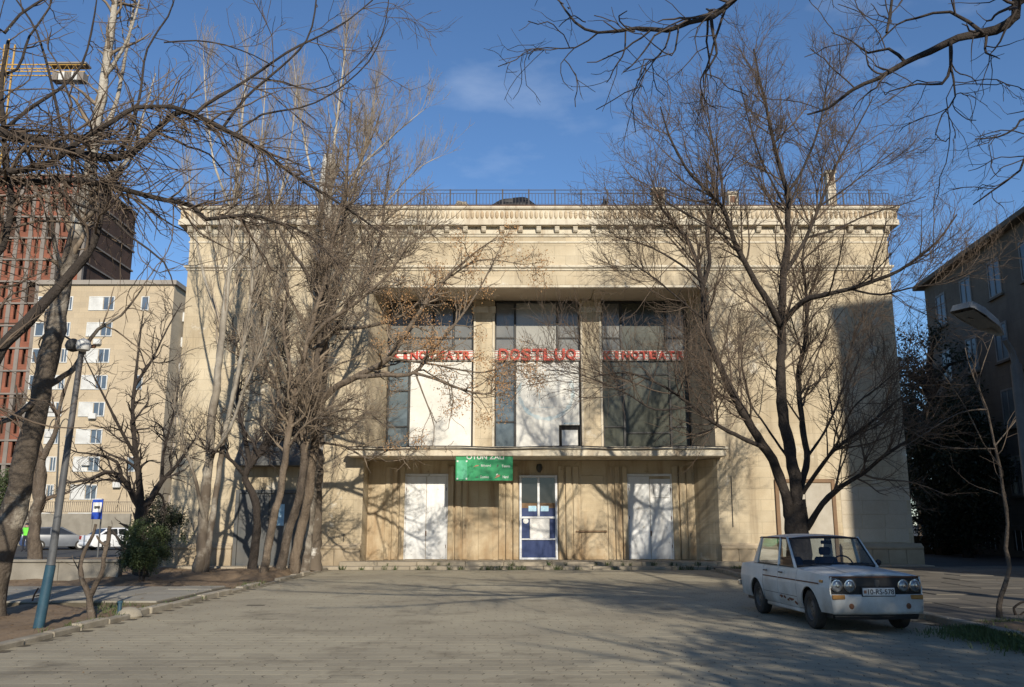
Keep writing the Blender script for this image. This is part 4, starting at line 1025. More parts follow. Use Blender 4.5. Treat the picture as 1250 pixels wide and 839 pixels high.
T.grow([dict(dens=2.9, length=(0.7, 2.6), K=10, S=5, rr=0.5, rtip=0.004, t0=0.18, ang=(30, 70), gn=0.19, up=0.03, fall=0.45, rmax=0.022),
        dict(dens=4.5, length=(0.3, 0.95), K=6, S=4, rr=0.6, rtip=0.0028, t0=0.15, ang=(30, 65), gn=0.17, up=0.02, fall=0.4, rmax=0.009, rmin=0.004),
        dict(dens=3.5, length=(0.12, 0.45), K=4, S=3, rr=0.6, rtip=0.0018, t0=0.2, ang=(25, 60), gn=0.16, up=0.02, fall=0.3, rmax=0.004, rmin=0.0022)])
# dense drooping shoots low on its left side
P, Rr = T.seedlines(); 
Pd, Rd = spawn(P[[1, 7, 2]], Rr[[1, 7, 2]], T.r, 26.0, 0.0, (30, 80), (0.8, 2.0), 9, 0.10, -0.05, 0.3, 0.003, 0.4, rmax=0.010, rmin=0.006)
T.crown.append(tubes(Pd, Rd, 4)); Pe, Re = spawn(Pd, Rd, T.r, 1.6, 0.2, (25, 60), (0.2, 0.7), 5, 0.16, 0.0, 0.6, 0.002, 0.3, rmin=0.0028)
T.crown.append(tubes(Pe, Re, 3))
T.finish(); print("TL", [len(l[0]) for l in T.levels], len(Pd), len(Pe))

# --- tree just outside the right edge; boughs hang into the top of the picture
b = (9.3, 6.2, 0.0)
T = Tree("overhanging_tree", "dark boughs drooping into the top right of the sky from beyond the right edge", b, "bark_dark", "twig_dark", 32)
T.limb([(9.3, 6.2, 0), (9.2, 6.2, 1.5), (9.0, 6.3, 3.2), (8.7, 6.5, 4.6), (8.4, 6.6, 5.8)], 0.34, 0.22, "trunk", px=False, flare=0.3, sides=12, keep=False)
j0 = (8.45, 6.6, 5.6)
T.limb([j0, (7.4, 7.6, 7.0), q(1268, -15, 9.0), q(1240, 20, 9.2), q(1215, 37, 9.3), q(1170, 46, 9.4), q(1135, 64, 9.5), q(1105, 76, 9.6), q(1070, 96, 9.7), q(1040, 110, 9.8), q(1012, 132, 9.9), q(985, 140, 10)], 0.136, 0.010, px=False)
T.limb([q(1160, 50, 9.4), q(1160, 80, 9.4), q(1150, 102, 9.4), q(1120, 102, 9.5), q(1085, 112, 9.6)], 0.022, 0.007, px=False)
T.limb([q(1160, 78, 9.4), q(1166, 118, 9.3), q(1150, 140, 9.3), q(1142, 165, 9.3)], 0.014, 0.005, px=False)
T.limb([q(1105, 76, 9.6), q(1085, 60, 9.7), q(1060, 65, 9.8), q(1040, 50, 9.9), q(1015, 40, 10)], 0.020, 0.006, px=False)
T.limb([q(1082, 40, 9.8), q(1086, 20, 9.9), q(1090, -10, 9.9)], 0.016, 0.017, px=False)
T.limb([q(1200, 40, 9.3), q(1160, 15, 9.5), q(1120, 22, 9.6), q(1095, 30, 9.7), q(1070, 55, 9.8)], 0.024, 0.007, px=False)
T.limb([j0, (5.6, 6.9, 7.4), (3.6, 7.4, 7.45), q(930, -30, 8.0), q(897, 0, 8.2), q(870, 20, 8.3), q(842, 27, 8.4), q(815, 38, 8.5), q(778, 35, 8.6), q(730, 40, 8.7), q(702, 28, 8.8), q(682, 0, 8.9)], 0.104, 0.009, px=False)
T.limb([q(730, 40, 8.7), q(702, 58, 8.8), q(668, 58, 8.9), q(640, 61, 9)], 0.010, 0.004, px=False)
T.limb([q(702, 58, 8.8), q(685, 78, 8.8), q(688, 100, 8.8), q(700, 111, 8.8)], 0.006, 0.003, px=False)
T.limb([q(868, 21, 8.3), q(871, 45, 8.3), q(875, 66, 8.3), q(861, 88, 8.3), q(859, 118, 8.3), q(850, 125, 8.3)], 0.018, 0.004, px=False)
T.limb([q(828, 32, 8.45), q(826, 50, 8.4), q(820, 68, 8.4), q(800, 55, 8.4), q(782, 40, 8.4)], 0.011, 0.004, px=False)
T.limb([q(818, 38, 8.5), q(812, 58, 8.5), q(790, 78, 8.5), q(762, 88, 8.5)], 0.010, 0.003, px=False)
T.limb([j0, (8.2, 8.6, 6.4), q(1275, 135, 11), q(1240, 156, 11.2), q(1218, 168, 11.3), q(1190, 170, 11.4)], 0.064, 0.009, px=False)
T.limb([(8.2, 8.6, 6.3), q(1280, 170, 11), q(1245, 208, 11.2), q(1210, 234, 11.4), q(1188, 250, 11.5)], 0.040, 0.009, px=False)
T.limb([j0, (6.4, 5.2, 6.9), (4.4, 4.2, 7.4), (2.2, 3.6, 7.7), (0.2, 3.9, 7.9), (-1.8, 4.4, 8.2)], 0.13, 0.02, px=False)
T.limb([(4.4, 4.2, 7.4), (3.0, 5.2, 8.0), (1.4, 5.6, 8.6), (-0.6, 5.4, 9.2)], 0.07, 0.015, px=False)
T.limb([(6.4, 5.2, 6.9), (5.0, 3.2, 8.2), (3.2, 1.6, 9.2), (1.6, 0.6, 10.0)], 0.08, 0.015, px=False)
T.limb([(5.4, 4.7, 7.1), (3.6, 2.8, 7.3), (1.8, 2.2, 7.0), (0.2, 2.2, 6.9)], 0.06, 0.015, px=False)
T.limb([j0, (7.0, 5.4, 8.2), (5.0, 4.6, 9.8), (3.2, 4.4, 10.9)], 0.112, 0.025, px=False)
T.limb([j0, (9.6, 7.4, 8.2), (10.4, 8.4, 10.2), (11.0, 9.0, 12.0)], 0.120, 0.025, px=False)
T.limb([j0, (8.0, 4.4, 7.8), (6.6, 2.6, 9.4), (5.8, 1.2, 10.8)], 0.112, 0.025, px=False)
T.limb([j0, (10.2, 5.2, 7.8), (12.0, 4.6, 9.6), (13.4, 4.2, 11.2)], 0.104, 0.025, px=False)
T.grow([dict(dens=3.6, length=(0.4, 1.6), K=8, S=5, rr=0.5, rtip=0.005, t0=0.2, ang=(30, 75), gn=0.2, up=0.0, fall=0.5, rmax=0.02),
        dict(dens=4.0, length=(0.25, 0.8), K=6, S=4, rr=0.6, rtip=0.0028, t0=0.15, ang=(30, 65), gn=0.2, up=-0.02, fall=0.4, rmax=0.008, rmin=0.004),
        dict(dens=3.0, length=(0.1, 0.38), K=4, S=3, rr=0.6, rtip=0.0018, t0=0.2, ang=(25, 60), gn=0.18, up=0.0, fall=0.3, rmax=0.004, rmin=0.0022)])
T.finish(); print("TR", [len(l[0]) for l in T.levels])
# ------------------------------------------------------------------ smaller woody plants
def simple_tree(name, label, base, h, seed, bark="bark_grey", twig="twig_brown", nl=7, spread=0.55, lv=None, r0=0.25, fork=0.25, group=None):
    r = np.random.default_rng(seed + 900)
    T = Tree(name, label, base, bark, twig, seed, group)
    bx, by, bz = base
    tp = [(bx, by, bz)]
    for k in range(1, 6): tp.append((bx + r.normal(0, 0.05*h*k/8), by + r.normal(0, 0.05*h*k/8), bz + h*0.7*k/5))
    Q = T.limb(tp, r0, r0*0.25, "trunk", px=False, flare=0.3, sides=10)
    for k in range(nl):
        t = fork + (0.95 - fork) * k / nl
        i = int(t * (len(Q) - 1)); p = Q[i]; a = k * 2.4 + r.uniform(-.4, .4); s = spread * h * (1.05 - 0.6*t)
        pts = [tuple(p)]
        for m_ in range(1, 5):
            f = m_ / 4
            pts.append((p[0] + math.cos(a)*s*f**0.8 + r.normal(0, .03*h*f), p[1] + math.sin(a)*s*f**0.8 + r.normal(0, .03*h*f), p[2] + h*0.42*f*(1.1 - 0.5*t) + r.normal(0, .02*h)))
        T.limb(pts, r0*0.5*(1.1 - 0.6*t), 0.015, "limb", px=False, sides=7)
    T.grow(lv or LV(1.3, 2.2, 1.8, (0.8, 2.2), (0.4, 1.1), (0.2, 0.6)))
    return T.finish()
SH = "bare trees standing behind the viewer"
simple_tree("shade_tree", "bare tree beyond the near right corner, nearest to the verge", (10.2, -7.5, 0), 13.0, 61, nl=9, group=SH)
#simple_tree("shade_tree", "bare tree standing behind the viewer on the plaza's left side", (-9.5, -1.0, 0), 11.0, 62, nl=8, group=SH)
#simple_tree("shade_tree", "bare tree behind the viewer close to the plaza's middle line", (5.6, -11.0, 0), 14.5, 63, nl=9, group=SH)

def leafy(name, label, base, h, rad, n, seed, m="leaf_dark", z0=0.3, leaf=0.09, cat="tree", clumps=60, flat=1.0, bark="bark_dark", stems=1, group=None):
    """evergreen: leaves gathered in clumps through an uneven crown, on a stem with boughs"""
    r = np.random.default_rng(seed)
    t = thing(name, label, cat, base, group=group)
    bx, by, bz = base
    cl = []
    while len(cl) < clumps:
        p = r.uniform(-1, 1, 3)
        if p @ p < 1 and (p @ p > 0.16 or r.random() < 0.25): cl.append(p)
    cl = np.array(cl); cz = z0 + (h - z0) / 2
    C = np.stack([bx + cl[:, 0]*rad, by + cl[:, 1]*rad, bz + cz + cl[:, 2]*(h - z0)/2*flat], 1)
    k = n // clumps
    cen = np.repeat(C, k, axis=0); off = r.normal(0, 1, cen.shape); off /= np.linalg.norm(off, axis=1, keepdims=True)
    cen = cen + off * (rad * r.uniform(0.05, 0.34, (len(cen), 1)))
    cen = cen[cen[:, 2] > bz + 0.05]
    V, F = leaf_cloud(cen, r, leaf, 2.4)
    link("crown", np_mesh("crown", V - np.array(base), F, False), M[m], t)
    mb = MB()
    for s in range(stems):
        ox = r.uniform(-.12, .12) * (stems > 1); oy = r.uniform(-.12, .12) * (stems > 1)
        mb.tube([(bx+ox*.4, by+oy*.4, bz - 0.05), (bx+ox, by+oy, bz + h*0.3), (bx+ox*2, by+oy*2, bz + h*0.75)], [0.035*h, 0.025*h, 0.01*h] if stems == 1 else [0.03, 0.025, 0.012], 8)
    mb.build("trunk" if stems == 1 else "stem", M[bark], t, smooth=True)
    bb = MB()
    for c in C[::2]:
        zz = min(max(c[2] - 0.3*rad, bz + 0.12*h), bz + 0.7*h)
        bb.tube([(bx, by, zz), ((bx + c[0])/2, (by + c[1])/2, (zz + c[2])/2 + 0.03*h), tuple(c)], [0.012*h if stems == 1 else 0.012, 0.008*h if stems == 1 else 0.008, 0.004], 5)
    bb.build("boughs", M[bark], t)
    return t
leafy("shade_evergreen", "evergreen tree behind the viewer that shades the parked car", (11.0, -4.6, 0), 13.5, 3.4, 13000, 71, z0=5.0, leaf=0.20, clumps=120)
leafy("pine_tree", "tall pine beyond the right edge that shades the wide bare tree", (14.3, 5.0, 0), 14.2, 2.7, 13000, 78, z0=8.5, leaf=0.17, clumps=100)
leafy("shade_evergreen", "evergreen tree beyond the right edge that shades the near paving", (7.6, -2.6, 0), 7.0, 2.2, 6500, 72, z0=3.4, leaf=0.18, clumps=45)
p = at(173, 708, 25.0)
leafy("round_shrub", "rounded dark green shrub at the foot of the small spreading tree", (p[0], 25.0, 0.05), 1.6, 0.66, 14000, 73, "leaf_green", 0.25, 0.06, "shrub", 75, 1.0, "bark_dark", 5)
p = gr(190, 690); leafy("evergreen_shrub", "dark evergreen shrub close behind the round shrub and spreading tree", (at(188, 640, 31.5)[0], 31.5, 0.0), 2.6, 1.1, 7000, 74, "leaf_dark", 0.4, 0.09, "shrub", 45, 1.0, "bark_dark", 4)
leafy("cypress_tree", "dark cypress tree at the left edge behind the thick grey trunk", (at(-30, 640, 36)[0], 36.0, 0.0), 4.2, 1.5, 9000, 75, "leaf_green", 0.4, 0.12, "tree", 60)
leafy("shade_evergreen", "broad unseen evergreen tree added beyond the right edge to darken the walkway", (20.0, 24.0, 0), 9.0, 3.2, 16000, 76, z0=1.2, leaf=0.2, clumps=80)  # added out of view to block skylight over the walkway
leafy("shade_evergreen", "evergreen tree added beyond the right edge to darken the yard", (23.6, 34.5, 0), 10.0, 3.0, 16000, 77, z0=1.0, leaf=0.2, clumps=80)  # second added tree, keeps sky fill off the yard
GC = "dark conifers in the gap between cinema and stone building"
for i, (px, Y, h, rd, lab) in enumerate(((1150, 50, 13.5, 3.0, "tall black-green conifer filling the gap right of the cinema"), (1132, 62, 12.0, 3.0, "conifer farther back, close along the cinema's right end"), (1178, 46, 8.0, 2.3, "lower dark conifer against the corner of the stone building"))):
    leafy("conifer_tree", lab, (at(px, 640, Y)[0], Y, -0.05), h, rd, 16000, 80 + i, "leaf_dark", 0.2, 0.22, "tree", 110, group=GC)
simple_tree("distant_tree", "far bare brown tree seen between the cinema and the stone building", (at(1122, 640, 85)[0], 85, 0), 24.0, 66, nl=9, twig="twig_brown", lv=LV(0.9, 1.4, 1.2, (1.5, 4), (0.8, 2), (0.5, 1.2)))

# crooked sapling on the verge, right edge
b = gr(1221, 760); Yb = b[1]
T = Tree("sapling", "thin crooked sapling with a knotted stem on the right verge", (b[0], b[1], 0.05), "bark_grey", "twig_brown", 33)
T.limb([(1221, 764, Yb), (1219, 740, Yb), (1224, 716, Yb), (1231, 692, Yb), (1227, 668, Yb), (1230, 640, Yb), (1224, 605, Yb), (1221, 570, Yb), (1214, 540, Yb), (1205, 500, Yb), (1188, 460, Yb), (1178, 425, Yb+.2)], 0.044, 0.007, "trunk", sides=9, flare=0.4, noise=0.3)
T.limb([(1221, 570, Yb), (1200, 540, Yb-.3), (1180, 500, Yb-.5), (1150, 455, Yb-.6), (1120, 420, Yb-.7), (1085, 395, Yb-.7)], 0.012, 0.004)
T.limb([(1214, 545, Yb), (1235, 520, Yb+.3), (1260, 490, Yb+.5)], 0.012, 0.005)
T.limb([(1205, 500, Yb), (1170, 505, Yb-.3), (1120, 535, Yb-.5), (1085, 560, Yb-.6)], 0.014, 0.004)
T.limb([(1208, 512, Yb), (1195, 470, Yb+.3), (1205, 430, Yb+.4), (1218, 395, Yb+.5)], 0.014, 0.004)
T.limb([(1216, 548, Yb), (1150, 545, Yb-.4), (1100, 520, Yb-.6), (1040, 500, Yb-.8), (1000, 478, Yb-.9)], 0.012, 0.004)
T.grow([dict(dens=3.2, length=(0.4, 1.3), K=8, S=4, rr=0.6, rtip=0.003, t0=0.35, ang=(25, 70), gn=0.16, up=0.02, fall=0.4, rmax=0.009, rmin=0.005),
        dict(dens=2.2, length=(0.2, 0.6), K=5, S=3, rr=0.6, rtip=0.002, t0=0.15, ang=(25, 60), gn=0.16, up=0.02, fall=0.3, rmax=0.005, rmin=0.003)]); T.finish()
b = gr(1243, 757)
T = Tree("broken_branch", "short dark twisted stump beside the crooked sapling on the verge", (b[0], b[1], 0.05), "bark_dark", "twig_dark", 34, cat="stump")
T.limb([(1245, 762, b[1]), (1240, 750, b[1]), (1238, 742, b[1]), (1246, 736, b[1]), (1256, 735, b[1])], 0.028, 0.015, "trunk", noise=0.3); T.limb([(1245, 752, b[1]), (1250, 747, b[1]), (1256, 750, b[1])], 0.018, 0.01)
# forked pruned tree beside the lamp post
b = gr(112, 755); Yb = b[1]
T = Tree("pruned_tree", "low pruned tree forked in a V beside the lamp post", (b[0], b[1], 0.03), "bark_grey", "twig_brown", 35)
T.limb([(113, 760, Yb), (110, 742, Yb), (108, 728, Yb), (101, 708, Yb), (99, 692, Yb), (104, 672, Yb), (113, 655, Yb), (117, 640, Yb)], 0.062, 0.022, "trunk", flare=0.3, noise=0.2)
T.limb([(109, 730, Yb), (116, 714, Yb), (125, 700, Yb), (127, 684, Yb), (129, 668, Yb), (133, 652, Yb), (134, 643, Yb)], 0.045, 0.034, noise=0.3)
T.limb([(129, 666, Yb), (123, 662, Yb), (118, 654, Yb)], 0.025, 0.015)
T.limb([(104, 715, Yb), (98, 700, Yb), (90, 684, Yb), (88, 678, Yb)], 0.014, 0.006)
T.grow([dict(dens=1.5, length=(0.15, 0.5), K=5, S=3, rr=0.4, rtip=0.003, t0=0.3, ang=(30, 70), gn=0.15, up=0.08, rmax=0.008)]); T.finish()
# stubby old trunk by the street
b = at(45, 690, 34.0)
T = Tree("street_tree", "stubby lopped street tree standing between the lamp post and the grey trunk", (b[0], 34.0, 0.0), "bark_grey", "twig_brown", 36)
T.limb([(41, 690, 34), (43, 660, 34), (44, 630, 34), (47, 600, 34), (52, 580, 34), (50, 562, 34), (53, 552, 34)], 0.24, 0.16, "trunk", flare=0.2, noise=0.25)
T.limb([(47, 612, 34), (41, 590, 34), (37, 560, 34), (27, 520, 34), (19, 470, 34)], 0.16, 0.03); T.limb([(52, 560, 34), (67, 530, 34), (75, 490, 34), (89, 450, 34)], 0.13, 0.03)
T.limb([(51, 556, 34), (45, 520, 34), (49, 470, 34), (41, 430, 34)], 0.10, 0.03)
T.grow(LV(3.0, 3.5, 3.0, (0.8, 2.2), (0.4, 1.1), (0.25, 0.6))); T.finish()

# ------------------------------------------------------------------ grass, weeds, fallen leaves
def blades(name, spots, label=None, cat=None, m="grass_green", seed=1, hgt=(0.05, 0.14), n=60, sp=0.25):
    r = np.random.default_rng(seed); V = []
    for (x, y, z, s) in spots:
        k = int(n * s)
        bx = x + r.normal(0, sp * s, k); by = y + r.normal(0, sp * s * 0.8, k)
        h = r.uniform(hgt[0], hgt[1], k); a = r.uniform(0, 6.28, k); ln = r.uniform(0.2, 0.7, k) * h; w = r.uniform(0.004, 0.009, k)
        dx, dy = np.cos(a), np.sin(a)
        V.append(np.stack([np.stack([bx - dy*w, by + dx*w, np.full(k, z)], 1), np.stack([bx + dy*w, by - dx*w, np.full(k, z)], 1),
                           np.stack([bx + dx*ln*0.4 + dy*w*.7, by + dy*ln*0.4 - dx*w*.7, z + h*0.6], 1), np.stack([bx + dx*ln, by + dy*ln, z + h], 1)], 1).reshape(-1, 3))
    V = np.concatenate(V); me = np_mesh(name, V, np.arange(len(V)).reshape(-1, 4), False)
    return tag(link(name, me, M[m]), label, cat, kind="stuff")
sp = [(gr(px, py, 0.05)[0], gr(px, py, 0.05)[1], 0.05, rnd.uniform(0.6, 1.3)) for px, py in [(1172 + 5*i + rnd.uniform(-4, 4), 768 + 1.1*i + rnd.uniform(-3, 7)) for i in range(22)]]
sp += [(7.5 + rnd.uniform(0, 3.5), 12.5 + rnd.uniform(-1.2, 2.2), 0.05, 0.8) for _ in range(26)]
blades("grass", sp, "patch of green grass on the right verge by the kerb", "grass", n=240, seed=2, hgt=(0.03, 0.10))
wd = [(x, 32.5 + rnd.uniform(-.06, .02), 0.0, rnd.uniform(0.15, 0.5)) for x in [rnd.uniform(-6.4, 8.6) for _ in range(26)]]
wd += [(x, 33.22, 0.115, rnd.uniform(0.1, 0.45)) for x in [rnd.uniform(-6.0, 8.0) for _ in range(16)]]
wd += [(8.3 + rnd.uniform(-.5, .9), 31.4 + rnd.uniform(-.6, .8), 0.0, 0.9) for _ in range(12)]
blades("weeds", wd, "green weeds sprouting along the cinema steps", "weeds", seed=3, n=70, sp=0.16, hgt=(0.05, 0.2))
kd = [(-6.78 + rnd.uniform(-.15, .1), y_, 0.04, rnd.uniform(.2, .6)) for y_ in [rnd.uniform(12.5, 25) for _ in range(26)]] + [(gr(px, py)[0], gr(px, py)[1], 0.05, 0.8) for px, py in ((128, 748), (136, 752), (142, 746), (150, 744), (126, 742), (255, 722), (235, 728))]
blades("kerb_weeds", kd, "weeds growing along the left kerb and the pruned tree", "weeds", seed=4, n=45, sp=0.18, hgt=(0.03, 0.11))
r = np.random.default_rng(12)
n = 5200
xy = np.stack([r.uniform(-18, -6.9, n), r.uniform(9, 33, n)], 1)
keep = ~((xy[:, 1] > 17.9) & (xy[:, 1] < 22.5) & (r.random(n) < 0.8))
xy = xy[keep]
cen = np.stack([xy[:, 0], xy[:, 1], [bed_z(a_, b_) + 0.01 if not 17.9 < b_ < 22.5 else 0.125 for a_, b_ in xy]], 1)
V, F = leaf_cloud(cen, r, 0.075, 1.8); V[:, 2] = np.maximum(np.repeat(cen[:, 2], 4), np.repeat(cen[:, 2], 4) + (V[:, 2] - np.repeat(cen[:, 2], 4)) * 0.25)
tag(link("fallen_leaves", np_mesh("fallen_leaves", V, F, False), M["dead_leaf"]), "dry brown leaves scattered over the earth bed under the trees", "leaves", kind="stuff")
n = 420
cen = np.stack([r.uniform(PXL, PXR, n), r.uniform(9, 32.3, n) , np.full(n, 0.006)], 1); cen[:, 0] = np.where(r.random(n) < 0.55, np.where(r.random(n) < 0.6, PXL + r.exponential(0.6, n), PXR - r.exponential(0.6, n)), cen[:, 0])
V, F = leaf_cloud(cen, r, 0.055, 2.0); V[:, 2] = 0.006 + np.abs(V[:, 2] - 0.006) * 0.25
tag(link("plaza_litter", np_mesh("plaza_litter", V, F, False), M["dead_leaf"]), "few dry leaves and bits of litter strewn on the plaza paving", "leaves", kind="stuff")
# ------------------------------------------------------------------ the parked saloon
mat("car_paint", (0.62, 0.635, 0.61), (0.51, 0.52, 0.50), 0.36, 2.2, 8, 0.0, 60, spec=0.5, spots=((0.30, 0.22, 0.16), 0.64, 0.72, 6.0), streak=((0.40, 0.38, 0.33), 0.6, 3.0, 1.2), grime=((0.22, 0.185, 0.145), 0.15, 0.75, 1.0))
mat("car_rust", (0.20, 0.085, 0.04), (0.11, 0.05, 0.03), 0.85, 9)
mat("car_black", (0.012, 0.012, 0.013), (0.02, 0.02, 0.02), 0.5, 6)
mat("car_trim", (0.02, 0.02, 0.021), None, 0.45)
mat("tyre_rubber", (0.022, 0.021, 0.02), (0.04, 0.036, 0.03), 0.85, 9)
mat("wheel_steel", (0.10, 0.095, 0.09), (0.16, 0.13, 0.10), 0.6, 6, metal=0.4)
mat("chrome", (0.55, 0.55, 0.55), (0.45, 0.43, 0.40), 0.18, 5, metal=1.0)
mat("lamp_lens", (0.42, 0.43, 0.43), (0.16, 0.17, 0.18), 0.10, 14, spec=0.9, metal=0.5)
mat("amber_lens", (0.40, 0.20, 0.05), (0.30, 0.15, 0.05), 0.25, 6)
mat("red_lens", (0.30, 0.03, 0.02), None, 0.25)
mat("plate_white", (0.72, 0.72, 0.70), (0.55, 0.54, 0.51), 0.5, 9)
mat("seat_blue", (0.022, 0.035, 0.075), (0.035, 0.05, 0.095), 0.85, 5)
mat("seat_brown", (0.13, 0.07, 0.04), None, 0.85)
glass_mat("car_glass", (0.66, 0.71, 0.73), 0.05)

def interp(tab, x):
    if x <= tab[0][0]: return tab[0][1]
    for (a, b), (c, d) in zip(tab, tab[1:]):
        if x <= c: return b + (d - b) * (x - a) / (c - a)
    return tab[-1][1]
CW = [(0.22, .715), (0.28, .745), (0.36, .775), (0.50, .797), (0.64, .806), (0.665, .806), (0.69, .796), (0.80, .782), (0.86, .765), (0.905, .735), (0.94, .70)]
CTOP = [(-.70, .825), (-.2, .852), (.5, .885), (.9, .90), (2.1, .90), (2.9, .885), (3.42, .865)]
def cw(y, z):
    w = interp(CW, z)
    if y < 0.0: w -= 0.05 * (min(-y, .7) / .7) ** 2
    if y > 2.7: w -= 0.06 * (min(y - 2.7, .75) / .75) ** 2
    return w
def ctop(y): return interp(CTOP, y)
WB, ARCH = 2.424, 0.338
def side_panel(y0, y1, name, parent, sgn, zb=0.275, m="car_paint", arch=None):
    """outer skin of one side between two stations, wheel arch cut out"""
    bot = []
    if arch is None: bot = [(y0, zb), (y1, zb)]
    else:
        bot = [(y0, zb + 0.01)]
        bot += [(arch - ARCH * math.cos(t), 0.305 + ARCH * math.sin(t)) for t in [R(-4) + R(188) * k / 18 for k in range(19)]]
        bot += [(y1, zb + 0.01)]
    n = 10
    top = [(y1 + (y0 - y1) * k / n, ctop(y1 + (y0 - y1) * k / n)) for k in range(n + 1)]
    bm = bmesh.new()
    vs = [bm.verts.new((0, a, b)) for a, b in bot + top]
    bm.faces.new(vs)
    for z in (0.32, 0.36, 0.43, 0.50, 0.57, 0.64, 0.665, 0.69, 0.74, 0.80, 0.85, 0.88):
        bmesh.ops.bisect_plane(bm, geom=bm.verts[:] + bm.edges[:] + bm.faces[:], plane_co=(0, 0, z), plane_no=(0, 0, 1), dist=1e-5)
    k = int((y1 - y0) / 0.14)
    for i in range(1, k): bmesh.ops.bisect_plane(bm, geom=bm.verts[:] + bm.edges[:] + bm.faces[:], plane_co=(0, y0 + (y1 - y0) * i / k, 0), plane_no=(0, 1, 0), dist=1e-5)
    if arch is not None:
        for v in bm.verts: pass
    for v in bm.verts:
        x = cw(v.co.y, v.co.z)
        if arch is not None:                      # flared lip round the wheel arch
            d = math.hypot(v.co.y - arch, v.co.z - 0.305)
            if d < ARCH + 0.05: x += 0.014 * (1 - (d - ARCH) / 0.05)
        v.co.x = sgn * x
    bmesh.ops.recalc_face_normals(bm, faces=bm.faces)
    c = bm.faces[0]
    if (sum((f.normal.x for f in bm.faces)) * sgn) < 0: bmesh.ops.reverse_faces(bm, faces=bm.faces)
    bmesh.ops.solidify(bm, geom=bm.faces[:], thickness=0.02)
    me = bpy.data.meshes.new(name); bm.to_mesh(me); bm.free()
    me.polygons.foreach_set("use_smooth", [True] * len(me.polygons)); me.set_sharp_from_angle(angle=R(35))
    return link(name, me, M[m], parent)

CAR_X, CAR_Y, CAR_RZ = 5.44, 14.45, R(4.0)
car = thing("parked_car", "white weathered saloon with four round headlights parked on the right of the plaza", "car", (CAR_X, CAR_Y, 0.0), CAR_RZ)
car.scale = (0.955, 1.0, 1.0)
def B(mb, name, m, parent=car, **k): return mb.build(name, M[m], parent, local=True, **k)
ws = (-1, 1)
for s in ws:
    ff_ = side_panel(-.70, .505, "front_fender", car, s, arch=0.0)
    for nm, y0, y1 in (("front_door", .519, 1.330), ("rear_door", 1.346, 2.070)):
        d = side_panel(y0, y1, nm, car, s)
        yh = y1 - 0.16
        B(MB().tube([(s*(cw(yh, .80)+.012), yh - .07, .80), (s*(cw(yh, .80)+.035), yh - .05, .80), (s*(cw(yh, .80)+.035), yh + .05, .80), (s*(cw(yh, .80)+.012), yh + .07, .80)], 0.013, 6), "door_handle", "wheel_steel", d)
        B(MB().box(*sorted((s*cw(y0, .70), s*(cw(y0, .70) + .006))), y0 + .01, y1 - .01, .697, .716), "trim_strip", "car_rust", d)
        B(MB().box(*sorted((s*cw(y0, .42), s*(cw(y0, .42) + .006))), y0 + .01, y1 - .01, .44, .448), "trim_strip", "car_trim", d)
        if nm == "front_door":                # rusted-through patches low on the door
            rs = random.Random(4)
            for k in range(5):
                yy = y0 + .1 + .15*k + rs.uniform(-.03, .03); zz = .36 + rs.uniform(-.03, .05); L_ = rs.uniform(.05, .12)
                pts = [(yy + L_*(.7 + .5*rs.random())*math.cos(a), zz + .022*(.6 + rs.random())*math.sin(a)) for a in [R(40*q_) for q_ in range(9)]]
                mb = MB(); mb.add([(s*(cw(u, w) + .004), u, w) for u, w in pts], [tuple(range(9))]); B(mb, "rust_patch", "car_rust", d)
    side_panel(2.086, 3.43, "rear_fender", car, s, arch=WB)
    B(MB().box(*sorted((s*(cw(0, .70) - .005), s*(cw(0, .70) + .006))), -.38, .50, .697, .716), "trim_strip", "car_rust", ff_)
    B(MB().box(*sorted((s*(cw(-.4, .74) - .01), s*(cw(-.4, .74) + .016))), -.50, -.39, .725, .765), "side_marker", "amber_lens", ff_, bev=.006)
    # sill under the doors
    B(MB().box(*sorted((s*.62, s*.735)), .36, 2.06, .20, .272), "sill", "car_paint", bev=.015)
for s in ws: B(MB().box(*sorted((s*.66, s*.715)), .40, 2.09, .30, .885), "gap_backing", "car_black")  # black boxes added behind the doors so their gaps read dark
# floor, inner tubs
B(MB().box(-.66, .66, -.55, 3.3, .21, .40).box(-.66, .66, .42, 2.02, .401, .52), "underbody", "car_black")
# deck: bonnet surround, cowl, boot
def deck(y0, y1, dz=0.0, edge=0.0, crown=0.05):
    def fn(u, v):
        y = y0 + (y1 - y0) * v; w = cw(y, ctop(y)) - edge; x = (2*u - 1) * w
        f = abs(2*u - 1)
        z = ctop(y) + crown * (1 - f**2.2) + dz
        if y < -.62: z -= 0.035 * ((-.62 - y) / .08) ** 2
        return (x, y, z)
    return fn
B(MB().grid(deck(-.70, .66, -.006), 24, 14), "front_deck", "car_paint", smooth='all')
hd = B(MB().grid(deck(-.695, .55, .006, .075, .056), 24, 14), "bonnet", "car_paint", smooth='all', solid=.012)
for s in ws: B(MB().grid(lambda u, v: (s*(.40 - .06*v + .03*u), -.60 + 1.1*v, deck(-.695, .55, .0, .075, .056)(.5 + s*.5*(.40 - .06*v)/(cw(0, .86) - .075), (-.60 + 1.1*v + .695)/1.245)[2] + .012), 2, 8), "bonnet_crease", "car_paint", hd, smooth=True)
for s in (-.36, .30): B(MB().box(s - .17, s + .17, .40, .47, .945, .957), "air_vent", "car_trim", hd, bev=.004)
B(MB().grid(deck(2.62, 3.43, 0, 0, .045), 20, 10), "boot_lid", "car_paint", smooth='all')
